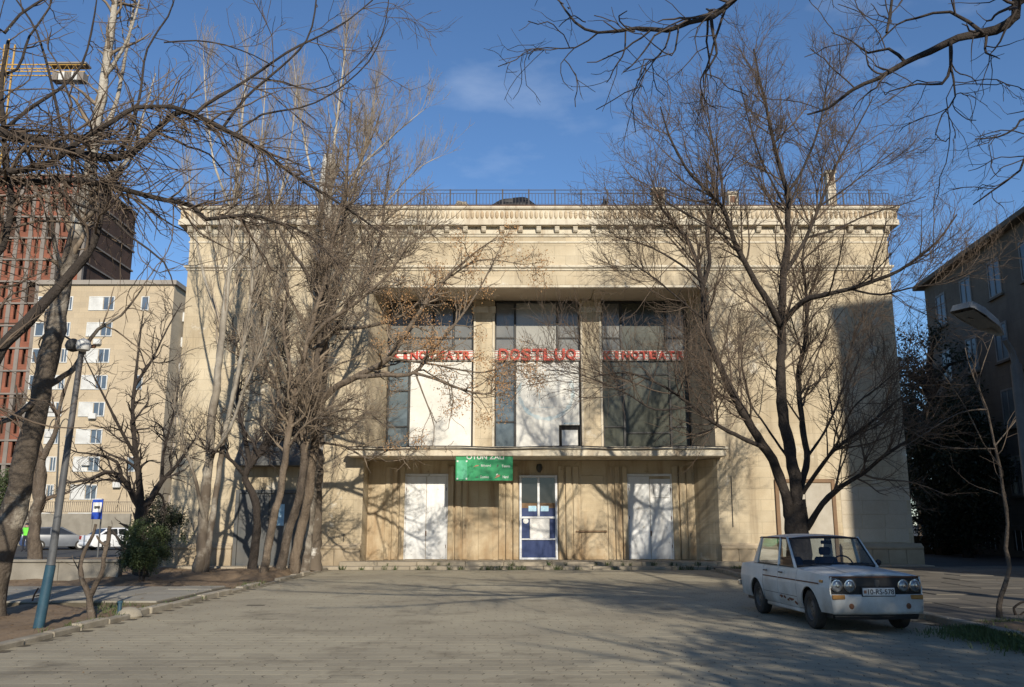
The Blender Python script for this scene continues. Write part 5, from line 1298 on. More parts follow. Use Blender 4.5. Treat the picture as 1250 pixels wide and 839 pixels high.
# front end
def front(z0, z1, y, w0, w1, bow=.055):
    def fn(u, v):
        z = z0 + (z1 - z0) * v; w = w0 + (w1 - w0) * v; x = (2*u - 1) * w
        return (x, y + bow * (x / .76) ** 2 - .012 * math.sin(math.pi * v), z)
    return fn
fp_ = B(MB().grid(front(.285, .565, -.735, .725, .748), 20, 6), "front_panel", "car_paint", smooth='all', solid=-.03)
B(MB().grid(front(.20, .284, -.70, .66, .70), 10, 2), "valance", "car_black")
gl = B(MB().grid(front(.568, .812, -.712, .735, .735), 20, 2), "grille", "car_black", solid=-.02)
for k in range(9): B(MB().grid(front(.592 + .024*k, .600 + .024*k, -.728, .34, .34, .05), 8, 1), "grille_bar", "car_trim", gl)
B(MB().grid(front(.812, .832, -.722, .735, .735), 16, 1), "grille_frame", "car_rust", gl, solid=-.02)
for k in range(2): B(MB().box(-.36 + .37*k, -.02 + .37*k, -.757, -.735, .500, .524), "air_slot", "car_black", fp_)
for s in (-.44, .48):                          # broken bumper brackets with rust
    B(MB().lathe([(.05, 0), (.045, -.03), (.022, -.05)], (s, -.725, .40), 'y', 9), "bumper_bracket", "car_rust", fp_)
B(MB().prism([(-.05, .83), (.05, .83), (.04, .75), (0, .73), (-.04, .75)], 'y', -.752, -.738).v and MB().prism([(-.04, .775), (.04, .775), (.035, .69), (0, .665), (-.035, .69)], 'y', -.745, -.733), "badge", "wheel_steel", gl, bev=.004)
for s in ws:
    for x in (.635, .435):
        yb = -.725 + .05 * (x / .76) ** 2
        h = B(MB().lathe([(.098, .02), (.100, -.01), (.095, -.026), (.080, -.028)], (s*x, yb, .690), 'y', 24, caps=False), "headlight", "chrome", smooth=True)
        B(MB().lathe([(.082, -.022), (.074, -.034), (.050, -.042), (.02, -.046), (.0005, -.047)], (s*x, yb, .690), 'y', 24, caps=False), "lens", "lamp_lens", h, smooth=True)
        B(MB().lathe([(.028, -.046), (.026, -.054), (.005, -.056)], (s*x, yb, .690), 'y', 12), "lamp_cap", "chrome", h, smooth=True)
    B(MB().box(*sorted((s*.53, s*.735)), -.752, -.66, .495, .562), "turn_signal", "amber_lens", bev=.01)
pl = B(MB().box(-.26, .26, -.785, -.775, .552, .664), "number_plate", "plate_white", bev=.004)
B(MB().box(-.272, .272, -.7745, -.745, .540, .676), "plate_frame", "car_trim", pl, bev=.004)
fit_text("10-RS-578", -.175, .245, .570, .646, -.786, M["car_trim"], pl, "plate_number", .01, .003, off=Vector((0, 0, 0)))
B(MB().box(-.245, -.20, -.789, -.7855, .585, .63), "plate_emblem", "sign_brown", pl)
# tail
B(MB().grid(lambda u, v: ((2*u - 1)*(.72 - .02*v), 3.43 + .02*math.sin(3.1*v), .30 + .565*v), 10, 5), "tail_panel", "car_paint", smooth='all')
B(MB().box(-.78, .78, 3.45, 3.55, .44, .54), "rear_bumper", "chrome", bev=.02)
for s in ws: B(MB().box(*sorted((s*.48, s*.70)), 3.44, 3.47, .60, .76), "tail_light", "red_lens", bev=.01)
# greenhouse
Bt = {"A": ((.725, .66, .915), (.640, 1.11, 1.368)), "B": ((.752, 1.335, .905), (.668, 1.38, 1.376)), "Q": ((.742, 2.34, .905), (.655, 2.26, 1.372)), "C": ((.69, 2.74, .915), (.615, 2.44, 1.362))}
def rf(u, v):
    y = 1.10 + (2.47 - 1.10) * v; f = 2*u - 1
    w = .680 - .03*abs(2*v - 1)**3
    z = 1.372 + .062 * (1 - abs(f)**2.4) * (1 - .35*abs(2*v - 1)**2.2) - .012*abs(2*v - 1)**4
    return (f*w, y - .03*(1 - f*f)*(1 - 2*v), z)
rfo = B(MB().grid(rf, 20, 18), "roof", "car_paint", smooth='all', solid=.02)
for s in ws:
    B(MB().tube([(s*rf(1, v)[0], rf(1, v)[1], rf(1, v)[2] - .004) for v in [i/12 for i in range(13)]], .013, 6), "roof_gutter", "car_rust", rfo)
    def band(a0, a1, b0, b1, nm, m="car_paint", th=.03):
        mb = MB(); mb.quad((s*a0[0], a0[1], a0[2]), (s*a1[0], a1[1], a1[2]), (s*b1[0], b1[1], b1[2]), (s*b0[0], b0[1], b0[2]))
        return B(mb, nm, m, solid=th)
    A0, A1 = Bt["A"]; B0, B1 = Bt["B"]; Q0, Q1 = Bt["Q"]; C0, C1 = Bt["C"]
    B(MB().tube([(s*(A0[0]+.01), A0[1]-.03, A0[2]-.03), (s*(A0[0]+A1[0])/2+s*.006, (A0[1]+A1[1])/2, (A0[2]+A1[2])/2), (s*(A1[0]+.01), A1[1]+.02, A1[2]+.01)], [.028, .022, .022], 8), "pillar", "car_paint")
    B(MB().tube([(s*B0[0], B0[1], B0[2]-.01), (s*B1[0], B1[1], B1[2])], [.030, .024], 6), "pillar", "car_paint")
    band((Q0[0], Q0[1]+.06, Q0[2]-.01), (C0[0], C0[1], C0[2]-.02), (Q1[0], Q1[1]+.02, Q1[2]+.004), (C1[0], C1[1], C1[2]+.01), "pillar")
    B(MB().tube([(s*(A0[0]+.02), A0[1], .905), (s*.758, 1.33, .912), (s*.752, 2.34, .912), (s*.70, 2.74, .905)], .013, 6), "window_seal", "car_trim")
    B(MB().tube([(s*(A1[0]+.012), A1[1]+.03, A1[2]+.0), (s*.675, 1.40, 1.372), (s*.662, 2.26, 1.37)], .012, 6), "window_seal", "car_trim")
    for (p0, p1, q0, q1, nm) in (((A0[0]+.012, A0[1]+.05, .912), (B0[0], B0[1]-.03, .912), (A1[0]+.012, A1[1]+.04, 1.364), (B1[0], B1[1]-.025, 1.368), "front_window"),
                                ((B0[0], B0[1]+.035, .912), (Q0[0], Q0[1]+.06, .912), (B1[0], B1[1]+.03, 1.368), (Q1[0], Q1[1]+.02, 1.366), "rear_window")):
        mb = MB(); mb.grid(lambda u, v: tuple(((s if k == 0 else 1) * ((p0[k]*(1-u) + p1[k]*u)*(1-v) + (q0[k]*(1-u) + q1[k]*u)*v)) + (s*.012*math.sin(math.pi*v) if k == 0 else 0) for k in range(3)), 4, 5)
        B(mb, nm, "car_glass", smooth='all')
def wsn(y0, z0, y1, z1, w0, w1, bow):
    return lambda u, v: ((2*u-1)*(w0 + (w1-w0)*v), y0 + (y1-y0)*v - bow*(1-(2*u-1)**2), z0 + (z1-z0)*v + .01*(1-(2*u-1)**2))
wsf = wsn(.665, .925, 1.10, 1.362, .705, .632, .075)
B(MB().grid(wsf, 14, 6), "windscreen", "car_glass", smooth='all')
B(MB().tube([wsf(i/14, 0) for i in range(15)], .016, 6).tube([wsf(i/14, 1) for i in range(15)], .014, 6).tube([wsf(0, i/6) for i in range(7)], .016, 6).tube([wsf(1, i/6) for i in range(7)], .016, 6), "screen_seal", "car_trim")
B(MB().tube([(rf(i/14, 0)[0], rf(i/14, 0)[1] - .006, rf(i/14, 0)[2] - .006) for i in range(15)], .012, 6), "roof_lip", "car_rust")
rwf = lambda u, v: ((2*u-1)*(.655 - .065*v), 2.74 - .30*v + .05*(1-(2*u-1)**2), .92 + .44*v + .008*(1-(2*u-1)**2))
B(MB().grid(rwf, 14, 6), "rear_screen", "car_glass", smooth='all')
B(MB().tube([rwf(i/14, 0) for i in range(15)], .014, 6).tube([rwf(i/14, 1) for i in range(15)], .014, 6), "screen_seal", "car_trim")
for x0 in (-.42, .10):
    B(MB().tube([(x0, .60, .945), (x0 + .05, .645, .965)], .010, 5).tube([(x0 + .05, .645, .962), (x0 + .36, .615, .972)], .008, 5).tube([(x0 + .18, .60, .962), (x0 + .52, .585, .962)], .009, 4), "wiper", "car_trim")
B(MB().lathe([(.045, 0), (.055, -.02), (.04, -.05), (.01, -.06)], (.83, .80, .97), 'y', 10), "wing_mirror", "car_trim", bev=0)
B(MB().tube([(.75, .82, .93), (.82, .80, .96)], .01, 5), "mirror_arm", "car_trim")
# cabin
B(MB().box(-.66, .66, .72, 1.0, .70, .905), "dashboard", "car_black", bev=.04)
for s in ws:
    st_ = B(MB().box(s*.34 - .23, s*.34 + .23, 1.15, 1.68, .48, .66), "front_seat", "seat_blue", bev=.05)
    mb = MB(); mb.prism([(1.60, .60), (1.76, .62), (1.87, 1.02), (1.78, 1.04)], 'x', s*.34 - .22, s*.34 + .22); B(mb, "seat_back", "seat_blue", st_, bev=.04)
    if s > 0: B(MB().box(s*.34 - .11, s*.34 + .11, 1.80, 1.88, 1.06, 1.20), "headrest", "seat_blue", st_, bev=.03)
rs_ = B(MB().box(-.6, .6, 2.05, 2.55, .48, .68), "rear_seat", "seat_brown", bev=.05)
mb = MB(); mb.prism([(2.45, .60), (2.62, .62), (2.78, .90), (2.66, .93)], 'x', -.6, .6); B(mb, "seat_back", "seat_brown", rs_, bev=.03)
sw = [( .34 + .19*math.cos(a), 1.10 + .05*math.sin(a), .90 + .17*math.sin(a)) for a in [R(360*k/20) for k in range(21)]]
B(MB().tube(sw, .013, 6).tube([(.34, 1.12, .9), (.34, .95, .84)], .03, 6).tube([(.16, 1.10, .9), (.52, 1.10, .9)], .012, 5), "steering_wheel", "car_black")
B(MB().box(-.10, .10, .98, 1.0, 1.27, 1.33), "rear_view_mirror", "car_black", bev=.01)
B(MB().tube([(0, 1.06, 1.38), (0, .99, 1.32)], .008, 5), "mirror_stalk", "car_black")
# wheels
def wheel(x, y, s, steer=0.0):
    tp = [(.165, -.07), (.19, -.082), (.25, -.088), (.283, -.078), (.296, -.05), (.298, 0), (.296, .05), (.283, .078), (.25, .088), (.19, .082), (.165, .07)]
    w = B(MB().lathe([(r_, h_) for r_, h_ in tp], (0, 0, 0), 'x', 32, caps=False), "tyre", "tyre_rubber", smooth=True)
    rim = MB().lathe([(.172, s*.072), (.168, s*.078), (.158, s*.055), (.14, s*.03), (.10, s*.045), (.075, s*.060), (.06, s*.05), (.035, s*.055), (.001, s*.058)], (0, 0, 0), 'x', 28, caps=False)
    rim.lathe([(.001, -s*.03), (.165, -s*.03)], (0, 0, 0), 'x', 20, caps=False)
    B(rim, "rim", "wheel_steel", w, smooth=True)
    for k in range(4): B(MB().lathe([(.011, s*.045), (.011, s*.066)], (0, .05*math.cos(R(90*k)), .05*math.sin(R(90*k))), 'x', 6), "wheel_nut", "chrome", w)
    for k in range(22):
        a = R(360*k/22)
    w.name = "wheel"; w.location = (x, y, .296); w.rotation_euler = (R(rnd.uniform(0, 90)), 0, steer)
for s in ws: wheel(s*.70, 0.0, s, R(-2)); wheel(s*.68, WB, s)
# ------------------------------------------------------------------ street furniture
# leaning lamp post, blue at the foot
mat("post_grey", (0.095, 0.098, 0.10), (0.065, 0.066, 0.068), 0.6, 3, streak=((0.14, 0.08, 0.05), 0.5, 6, 1))
mat("post_blue", (0.018, 0.055, 0.085), (0.028, 0.075, 0.105), 0.55, 5, spots=((0.14, 0.12, 0.10), 0.62, 0.7, 8))
b = gr(46, 770); Yp = b[1]
lp = thing("lamp_post", "leaning grey lamp post with a blue painted foot and round twin lamps", "lamp post", (b[0], b[1], 0))
p0 = Vector(b); pm = Vector(at(62, 690, Yp)); p1 = Vector(at(100, 425, Yp + 0.15))
MB().tube([p0 - Vector((0, 0, .05)), pm], [.080, .074], 12).build("post_foot", M["post_blue"], lp, smooth=True)
MB().tube([pm, pm + (p1 - pm)*0.04, p1], [.066, .060, .044], 12).build("post", M["post_grey"], lp, smooth=True)
MB().tube([p1 - Vector((.22, 0, .0)), p1 + Vector((.22, 0, .03))], .03, 8).build("crossarm", M["rust_metal"], lp)
for dx in (-.11, .06): MB().lathe([(.02, -.10), (.10, -.07), (.125, 0), (.10, .08), (.03, .12)], (p1.x + dx, p1.y - .08, p1.z + .02), 'z', 14).build("lamp", M["window_metal"] if dx < 0 else M["light_metal"], lp, smooth=True)
# small iron fence spike and blue stub
b = gr(37, 741); f = thing("rusty_stake", "short rusty iron stake in the earth left of the lamp post", "stake", (b[0], b[1], 0))
MB().tube([(b[0], b[1], -.02), (b[0] + .05, b[1], .22), (b[0] + .12, b[1], .36)], .016, 6).build("bar", M["rust_metal"], f); MB().tube([(b[0] + .05, b[1], .2), (b[0] + .16, b[1], .22)], .013, 6).build("bar", M["rust_metal"], f)
b = gr(145, 755); f = thing("blue_stub", "small blue pipe stub at the corner of the left kerb", "pipe", (b[0], b[1], 0))
MB().tube([(b[0], b[1], -.02), (b[0], b[1], .26)], .035, 10).build("pipe", M["post_blue"], f); MB().lathe([(.045, 0), (.045, .04)], (b[0], b[1], .255), 'z', 10).build("collar", M["post_blue"], f)
b = gr(157, 754); f = tag(MB().lathe([(.20, -.05), (.24, .03), (.20, .12), (.10, .17), (.0, .18)], (b[0], b[1], 0), 'z', 9).build("kerb_rock", M["kerbstone"], None, smooth=True), "pale broken rock at the corner of kerb and footpath", "rock")

# street lamp on the right, head seen from below
mat("lamp_shell", (0.30, 0.29, 0.27), (0.20, 0.19, 0.175), 0.55, 3)
Yl = 12.0
sl = thing("street_lamp", "grey street lamp whose flat hooded head hangs at the right edge", "street lamp", (at(1275, 640, Yl)[0], Yl, 0))
pt = Vector(at(1240, 445, Yl)); pb = Vector((pt.x, Yl, 0))
MB().tube([pb, pt], [.10, .07], 12).build("post", M["post_grey"], sl, smooth=True)
e1 = Vector(at(1226, 414, Yl - .1)); MB().tube([pt, pt + Vector((-.03, 0, .18)), e1], [.05, .045, .04], 8).build("arm", M["post_grey"], sl, smooth=True)
A = Vector(at(1222, 410, Yl - .1)); Bq = Vector(at(1172, 378, Yl - .5)); ax = (Bq - A).normalized(); sd = ax.cross(Vector((0, 0, 1))).normalized(); up = sd.cross(ax).normalized()
mb = MB(); secs = []
LL = (Bq - A).length
for t, w, h in ((0, .05, .05), (.12, .09, .08), (.3, .15, .11), (.65, .18, .13), (.95, .17, .11), (1.0, .14, .08)):
    c = A + ax * LL * t; secs.append([c + sd*w, c + sd*w*.8 + up*h, c - sd*w*.8 + up*h, c - sd*w])
for i in range(len(secs) - 1):
    for k in range(3): mb.quad(secs[i][k], secs[i][k+1], secs[i+1][k+1], secs[i+1][k])
mb.add(secs[0], [(0, 1, 2, 3)]); mb.add(secs[-1], [(0, 1, 2, 3)])
hd_ = mb.build("lamp_head", M["lamp_shell"], sl, solid=.008)
c = A + ax*LL*.62 + up*.05; MB().lathe([(.03, -.12), (.045, -.05), (.045, .05), (.02, .11)], tuple(c), 'x', 10).build("lamp_bulb", M["dark_glass"], hd_)
mb = MB(); mb.quad(A + ax*LL*.32 + sd*.13 - up*.002, A + ax*LL*.92 + sd*.15 - up*.002, A + ax*LL*.92 - sd*.15 - up*.002, A + ax*LL*.32 - sd*.13 - up*.002); mb.build("lamp_diffuser", M["window_glass"], hd_)

# low concrete parapet beyond the footpath
pw = thing("parapet_wall", "low stained concrete wall between the earth bed and the street", "wall", (-13.0, 26.3, 0))
x0 = at(146, 700, 26.3)[0]
for k in range(5): MB().box(x0 - 1.75*(k+1) + .012, x0 - 1.75*k, 26.2, 26.5, -.05, .52).build("wall_panel", M["concrete"], pw, bev=.015)
for k in range(5): MB().box(x0 - 1.75*(k+1) + .01, x0 - 1.75*k + .02, 26.14, 26.56, .523, .60).build("coping", M["concrete"], pw, bev=.015)
MB().prism([(26.0, 0), (26.19, .5), (26.19, 0)], 'x', x0 - .5, x0 - .42).build("buttress", M["concrete"], pw)

# bus stop sign
mat("sign_blue", (0.02, 0.06, 0.36), (0.025, 0.07, 0.40), 0.4, 4)
Yb = 44.0
p = at(119, 680, Yb); bs = thing("bus_stop_sign", "blue bus stop sign with a white square on a thin post", "sign", (p[0], Yb, 0))
zt, zb = at(119, 610, Yb)[2], at(119, 634, Yb)[2]; xa, xb = at(113, 620, Yb)[0], at(126, 620, Yb)[0]
MB().tube([(p[0], Yb, -.05), (p[0], Yb, zt + .02)], .04, 8).build("post", M["post_grey"], bs)
MB().box(xa, xb, Yb - .07, Yb - .045, zb, zt).build("plate", M["sign_blue"], bs, bev=.01)
MB().box(xa + .05, xb - .05, Yb - .078, Yb - .071, zb + .34, zt - .14).build("white_field", M["paper_white"], bs)
zc = (zb + .34 + zt - .14) / 2
MB().box(xa + .12, xb - .12, Yb - .084, Yb - .079, zc - .06, zc + .06).box(xa + .15, xa + .20, Yb - .084, Yb - .079, zc - .09, zc - .061).box(xb - .20, xb - .15, Yb - .084, Yb - .079, zc - .09, zc - .061).build("bus_symbol", M["sign_dark"], bs)
# old-style lantern post by the street
Yq = 50.0
p = at(66, 660, Yq); sl2 = thing("lantern_post", "thin curved lantern post with bell lamps behind the lamp post", "street lamp", (p[0], Yq, 0))
zt = at(68, 505, Yq)[2]
xt = at(71, 540, Yq)[0]
MB().tube([(p[0], Yq, 0), (p[0], Yq, 1), (xt, Yq, zt - 1)], [.10, .07, .045], 8).build("post", M["sign_dark"], sl2)
for s in (-1, 1):
    pts = [(xt + s*(.30 - .30*math.cos(R(a))), Yq, zt - 1 + .7*math.sin(R(a))) for a in range(0, 181, 20)]
    MB().tube(pts, .03, 6).build("arm", M["sign_dark"], sl2)
    MB().lathe([(.03, .15), (.07, .10), (.20, -.10), (.24, -.2)], (xt + s*.6, Yq, zt - 1.15), 'z', 12, caps=False).build("lamp_shade", M["light_metal"], sl2, solid=.01)

# ------------------------------------------------------------------ parked cars far left and a person
def far_car(name, label, x, y, rz, m, prof, roof, wl, ln, wd, tail="red_lens"):
    """prof: side outline (y,z) of the body; roof: side outline of the cabin"""
    c = thing(name, label, "car", (x, y, -.07), rz, group="cars parked along the far street")
    def Q(mb, nm, mt, par=c, **k): return mb.build(nm, M[mt], par, local=True, **k)
    bm_ = Q(MB().prism(prof, 'x', -wd/2, wd/2), "body", m, bev=.05, seg=2, smooth=True)
    mb = MB(); n = len(roof); wt, wb_ = wd*.36, wd*.46
    zmin = min(z for _, z in roof); zmax = max(z for _, z in roof)
    W = lambda z: wb_ + (wt - wb_) * (z - zmin) / (zmax - zmin)
    vs = [(-W(z), yy, z) for yy, z in roof] + [(W(z), yy, z) for yy, z in roof]
    mb.add(vs, [tuple(range(n))[::-1], tuple(range(n, 2*n))] + [(i, (i+1) % n, n+(i+1) % n, n+i) for i in range(n)])
    cb = Q(mb, "cabin", m, bev=.04, smooth=True)
    cy = sum(a for a, _ in roof)/n; cz = (zmin + zmax)/2
    for s in (-1, 1):                                 # side glass in two panes
        pts = [(cy + (a - cy)*.86, cz + (z - cz)*.74) for a, z in roof]
        ym = cy
        for half in (0, 1):
            pp = [(min(a, ym - .04) if half == 0 else max(a, ym + .04), z) for a, z in pts]
            mb = MB(); mb.add([(s*(W(z) + .012), a, z) for a, z in pp], [tuple(range(n))]); Q(mb, "side_window", "dark_glass", cb)
    srt = sorted(roof)
    for (pa, pb_) in ((roof[0], roof[1]), (roof[-1], roof[-2])):
        d = -1 if pa[0] < cy else 1
        mb = MB(); a = [(pa[0] + (pb_[0]-pa[0])*t + d*.012, pa[1] + (pb_[1]-pa[1])*t + .012) for t in (.12, .88)]
        mb.quad((-W(a[0][1])*.88, a[0][0], a[0][1]), (W(a[0][1])*.88, a[0][0], a[0][1]), (W(a[1][1])*.86, a[1][0], a[1][1]), (-W(a[1][1])*.86, a[1][0], a[1][1])); Q(mb, "windscreen", "dark_glass", cb)
    for yy in wl:
        for s in (-1, 1):
            w = Q(MB().lathe([(.2, -.09), (.30, -.09), (.32, -.06), (.32, .06), (.30, .09), (.2, .09)], (s*(wd/2 - .075), yy, .32), 'x', 20, caps=False), "wheel", "tyre_rubber", smooth=True)
            Q(MB().lathe([(.001, s*.07), (.2, s*.085)], (s*(wd/2 - .075), yy, .32), 'x', 16, caps=False), "rim", "light_metal", w)
    y0 = min(a for a, _ in prof); y1 = max(a for a, _ in prof)
    for s in (-1, 1):
        Q(MB().box(*sorted((s*(wd/2 - .32), s*(wd/2 - .05))), y0 - .012, y0 + .1, .68, .92), "tail_light", tail, bev=.01)
        Q(MB().box(*sorted((s*(wd/2 - .36), s*(wd/2 - .06))), y1 - .1, y1 + .012, .62, .78), "headlight", "lamp_lens", bev=.01)
    Q(MB().box(-.26, .26, y0 - .018, y0 - .002, .58, .70), "number_plate", "plate_white")
    Q(MB().box(-wd/2 + .03, wd/2 - .03, y0 - .03, y0 + .08, .34, .52), "rear_bumper", m, bev=.03)
    return c
mat("silver_paint", (0.36, 0.38, 0.41), (0.30, 0.32, 0.35), 0.35, 2, metal=0.3)
mat("grey_paint", (0.10, 0.11, 0.125), (0.13, 0.14, 0.155), 0.35, 2)
mat("white_gloss", (0.74, 0.75, 0.76), (0.70, 0.71, 0.72), 0.3, 2)
mat("blue_paint", (0.035, 0.06, 0.14), (0.03, 0.05, 0.12), 0.3, 2)
SED = [(0, .30), (0, .78), (.05, .95), (.9, 1.0), (3.1, .95), (4.3, .78), (4.45, .62), (4.45, .30), (4.2, .22), (.2, .22)]
SEDR = [(.45, .97), (1.15, 1.42), (2.3, 1.45), (3.2, .94)]
HAT = [(0, .30), (0, .80), (.06, 1.0), (3.0, .98), (4.0, .80), (4.15, .62), (4.15, .30), (3.9, .22), (.2, .22)]
HATR = [(.12, .98), (.45, 1.46), (2.1, 1.50), (3.05, .96)]
Yc = 60.0
far_car("hatchback_car", "dark grey hatchback with silver tail parked left of the white sedan", at(48, 660, Yc)[0] - .9, Yc, R(-62), "grey_paint", HAT, HATR, (.85, 3.25), 4.15, 1.75)
far_car("sedan_car", "white sedan showing its tail by the bus stop sign", at(108, 660, Yc - 1)[0] - .2, Yc - 1.0, R(-38), "white_gloss", SED, SEDR, (.95, 3.55), 4.45, 1.80)
far_car("hatchback_car", "blue hatchback mostly hidden by the thick grey trunk", at(14, 660, Yc)[0], Yc + 1.0, R(-60), "blue_paint", HAT, HATR, (.85, 3.25), 4.15, 1.72)

# a person in a bright vest beside the cars
mat("cloth_dark", (0.02, 0.022, 0.03), None, 0.9)
mat("vest_green", (0.16, 0.62, 0.05), (0.12, 0.52, 0.05), 0.7, 6)
mat("skin", (0.42, 0.25, 0.17), None, 0.6)
def person(x, y):
    t = thing("person", "person in dark clothes and a bright green vest standing by the parked cars", "person", (x, y, -.07))
    J = {"pel": (0, 0, .95), "wai": (0, 0, 1.10), "che": (0, 0, 1.36), "nek": (0, 0, 1.50), "hed": (0, -.01, 1.60), "top": (0, 0, 1.72),
         "ls": (-.19, 0, 1.42), "le": (-.26, .02, 1.14), "lw": (-.20, -.14, .98), "rs": (.19, 0, 1.42), "re": (.27, .02, 1.14), "rw": (.26, -.06, .88), "lh": (-.20, -.2, .93), "rh": (.26, -.08, .80),
         "lp": (-.10, 0, .90), "lk": (-.12, -.02, .50), "la": (-.12, .02, .09), "lt": (-.13, -.15, .04), "rp": (.10, 0, .90), "rk": (.12, -.01, .50), "ra": (.13, .03, .09), "rt": (.15, -.14, .04)}
    rad = {"pel": (.16, .11), "wai": (.15, .10), "che": (.17, .115), "nek": (.06, .06), "hed": (.085, .10), "top": (.06, .07), "ls": (.07, .07), "le": (.048, .048), "lw": (.035, .035), "lh": (.035, .03), "rs": (.07, .07), "re": (.048, .048), "rw": (.035, .035), "rh": (.035, .03),
           "lp": (.09, .09), "lk": (.065, .065), "la": (.045, .045), "lt": (.04, .035), "rp": (.09, .09), "rk": (.065, .065), "ra": (.045, .045), "rt": (.04, .035)}
    E = [("pel", "wai"), ("wai", "che"), ("che", "nek"), ("nek", "hed"), ("hed", "top"), ("che", "ls"), ("ls", "le"), ("le", "lw"), ("lw", "lh"), ("che", "rs"), ("rs", "re"), ("re", "rw"), ("rw", "rh"),
         ("pel", "lp"), ("lp", "lk"), ("lk", "la"), ("la", "lt"), ("pel", "rp"), ("rp", "rk"), ("rk", "ra"), ("ra", "rt")]
    ks = list(J); me = bpy.data.meshes.new("body"); me.from_pydata([J[k] for k in ks], [(ks.index(a), ks.index(b)) for a, b in E], [])
    o = bpy.data.objects.new("body", me); COL.objects.link(o)
    o.modifiers.new("skin", 'SKIN'); ss = o.modifiers.new("sub", 'SUBSURF'); ss.levels = 2; ss.render_levels = 2
    for i, k in enumerate(ks):
        me.skin_vertices[0].data[i].radius = rad[k]; me.skin_vertices[0].data[i].use_root = (k == "pel")
    dg = bpy.context.evaluated_depsgraph_get(); m2 = bpy.data.meshes.new_from_object(o.evaluated_get(dg)); bpy.data.objects.remove(o)
    m2.materials.clear()
    for k in ("cloth_dark", "skin", "vest_green"): m2.materials.append(M[k])
    for p in m2.polygons:
        c = p.center; p.use_smooth = True
        p.material_index = 1 if (c.z > 1.50 or c.z < .90 and abs(c.x) > .19 and c.z > .7) else (2 if (1.0 < c.z < 1.47 and abs(c.x) < .20) else 0)
    link("body", m2, None, t)
    MB().lathe([(.10, 0), (.105, .05), (.09, .10), (.02, .13)], (0, 0, 1.63), 'z', 12).build("cap", M["cloth_dark"], t, local=True, smooth=True)
    return t
pp = at(31, 660, 56.0); person(pp[0], 56.0)

# street wall and iron fence behind the cars
fw = thing("street_wall", "long pale street wall topped by an iron fence behind the parked cars", "wall", (at(110, 650, 72)[0], 72.0, 0))
zt = at(110, 627, 72)[2]
x1 = at(158, 640, 72)[0]
for k in range(14):
    MB().box(x1 - 3.0*(k+1) + .02, x1 - 3.0*k, 72.0, 72.3, -.08, zt).build("wall_panel", M["concrete"], fw, bev=.02)
    MB().box(x1 - 3.0*(k+1) - .02, x1 - 3.0*(k+1) + .06, 71.95, 72.2, zt + .005, zt + 1.0).build("post", M["rail_metal"], fw)
mb = MB().box(x1 - 42, x1, 72.12, 72.16, zt + .9, zt + .94).box(x1 - 42, x1, 72.12, 72.16, zt + .1, zt + .14)
for k in range(260): mb.box(x1 - .16*k - .012, x1 - .16*k + .012, 72.13, 72.15, zt + .141, zt + .899)
tag(mb.build("fence_bars", M["rail_metal"], fw), kind="stuff")

# ------------------------------------------------------------------ apartment block, brick shell, crane
mat("apartment_stone", (0.47, 0.385, 0.27), (0.39, 0.315, 0.215), 0.9, 0.12, 6, 0.1, 8, joints=(0.6, 1.2, 0.02, 0.88, "xz"), streak=((0.36, 0.27, 0.17), 0.5, 0.5, 0.06))
mat("apartment_grey", (0.30, 0.27, 0.23), (0.24, 0.21, 0.18), 0.9, 0.3)
mat("white_frame", (0.60, 0.60, 0.57), (0.46, 0.45, 0.42), 0.5, 1)
mat("sky_glass", (0.10, 0.13, 0.17), (0.06, 0.08, 0.10), 0.08, 0.4, spec=0.6)
Ya = 95.0
ax0, ax1 = at(20, 600, Ya)[0], at(205, 450, Ya)[0]; azt = at(150, 348, Ya)[2]
ap = thing("apartment_block", "beige nine-storey apartment block behind the trees on the left", "building", ((ax0 + ax1)/2, Ya, 0))
MB().box(ax0, ax1, Ya, Ya + 16, -.1, azt).build("wall", M["apartment_stone"], ap)
MB().box(ax0 - .3, ax1 + .3, Ya - .3, Ya + 16.3, azt + .002, azt + .5).build("roof_edge", M["apartment_grey"], ap)
fl = azt / 9.4
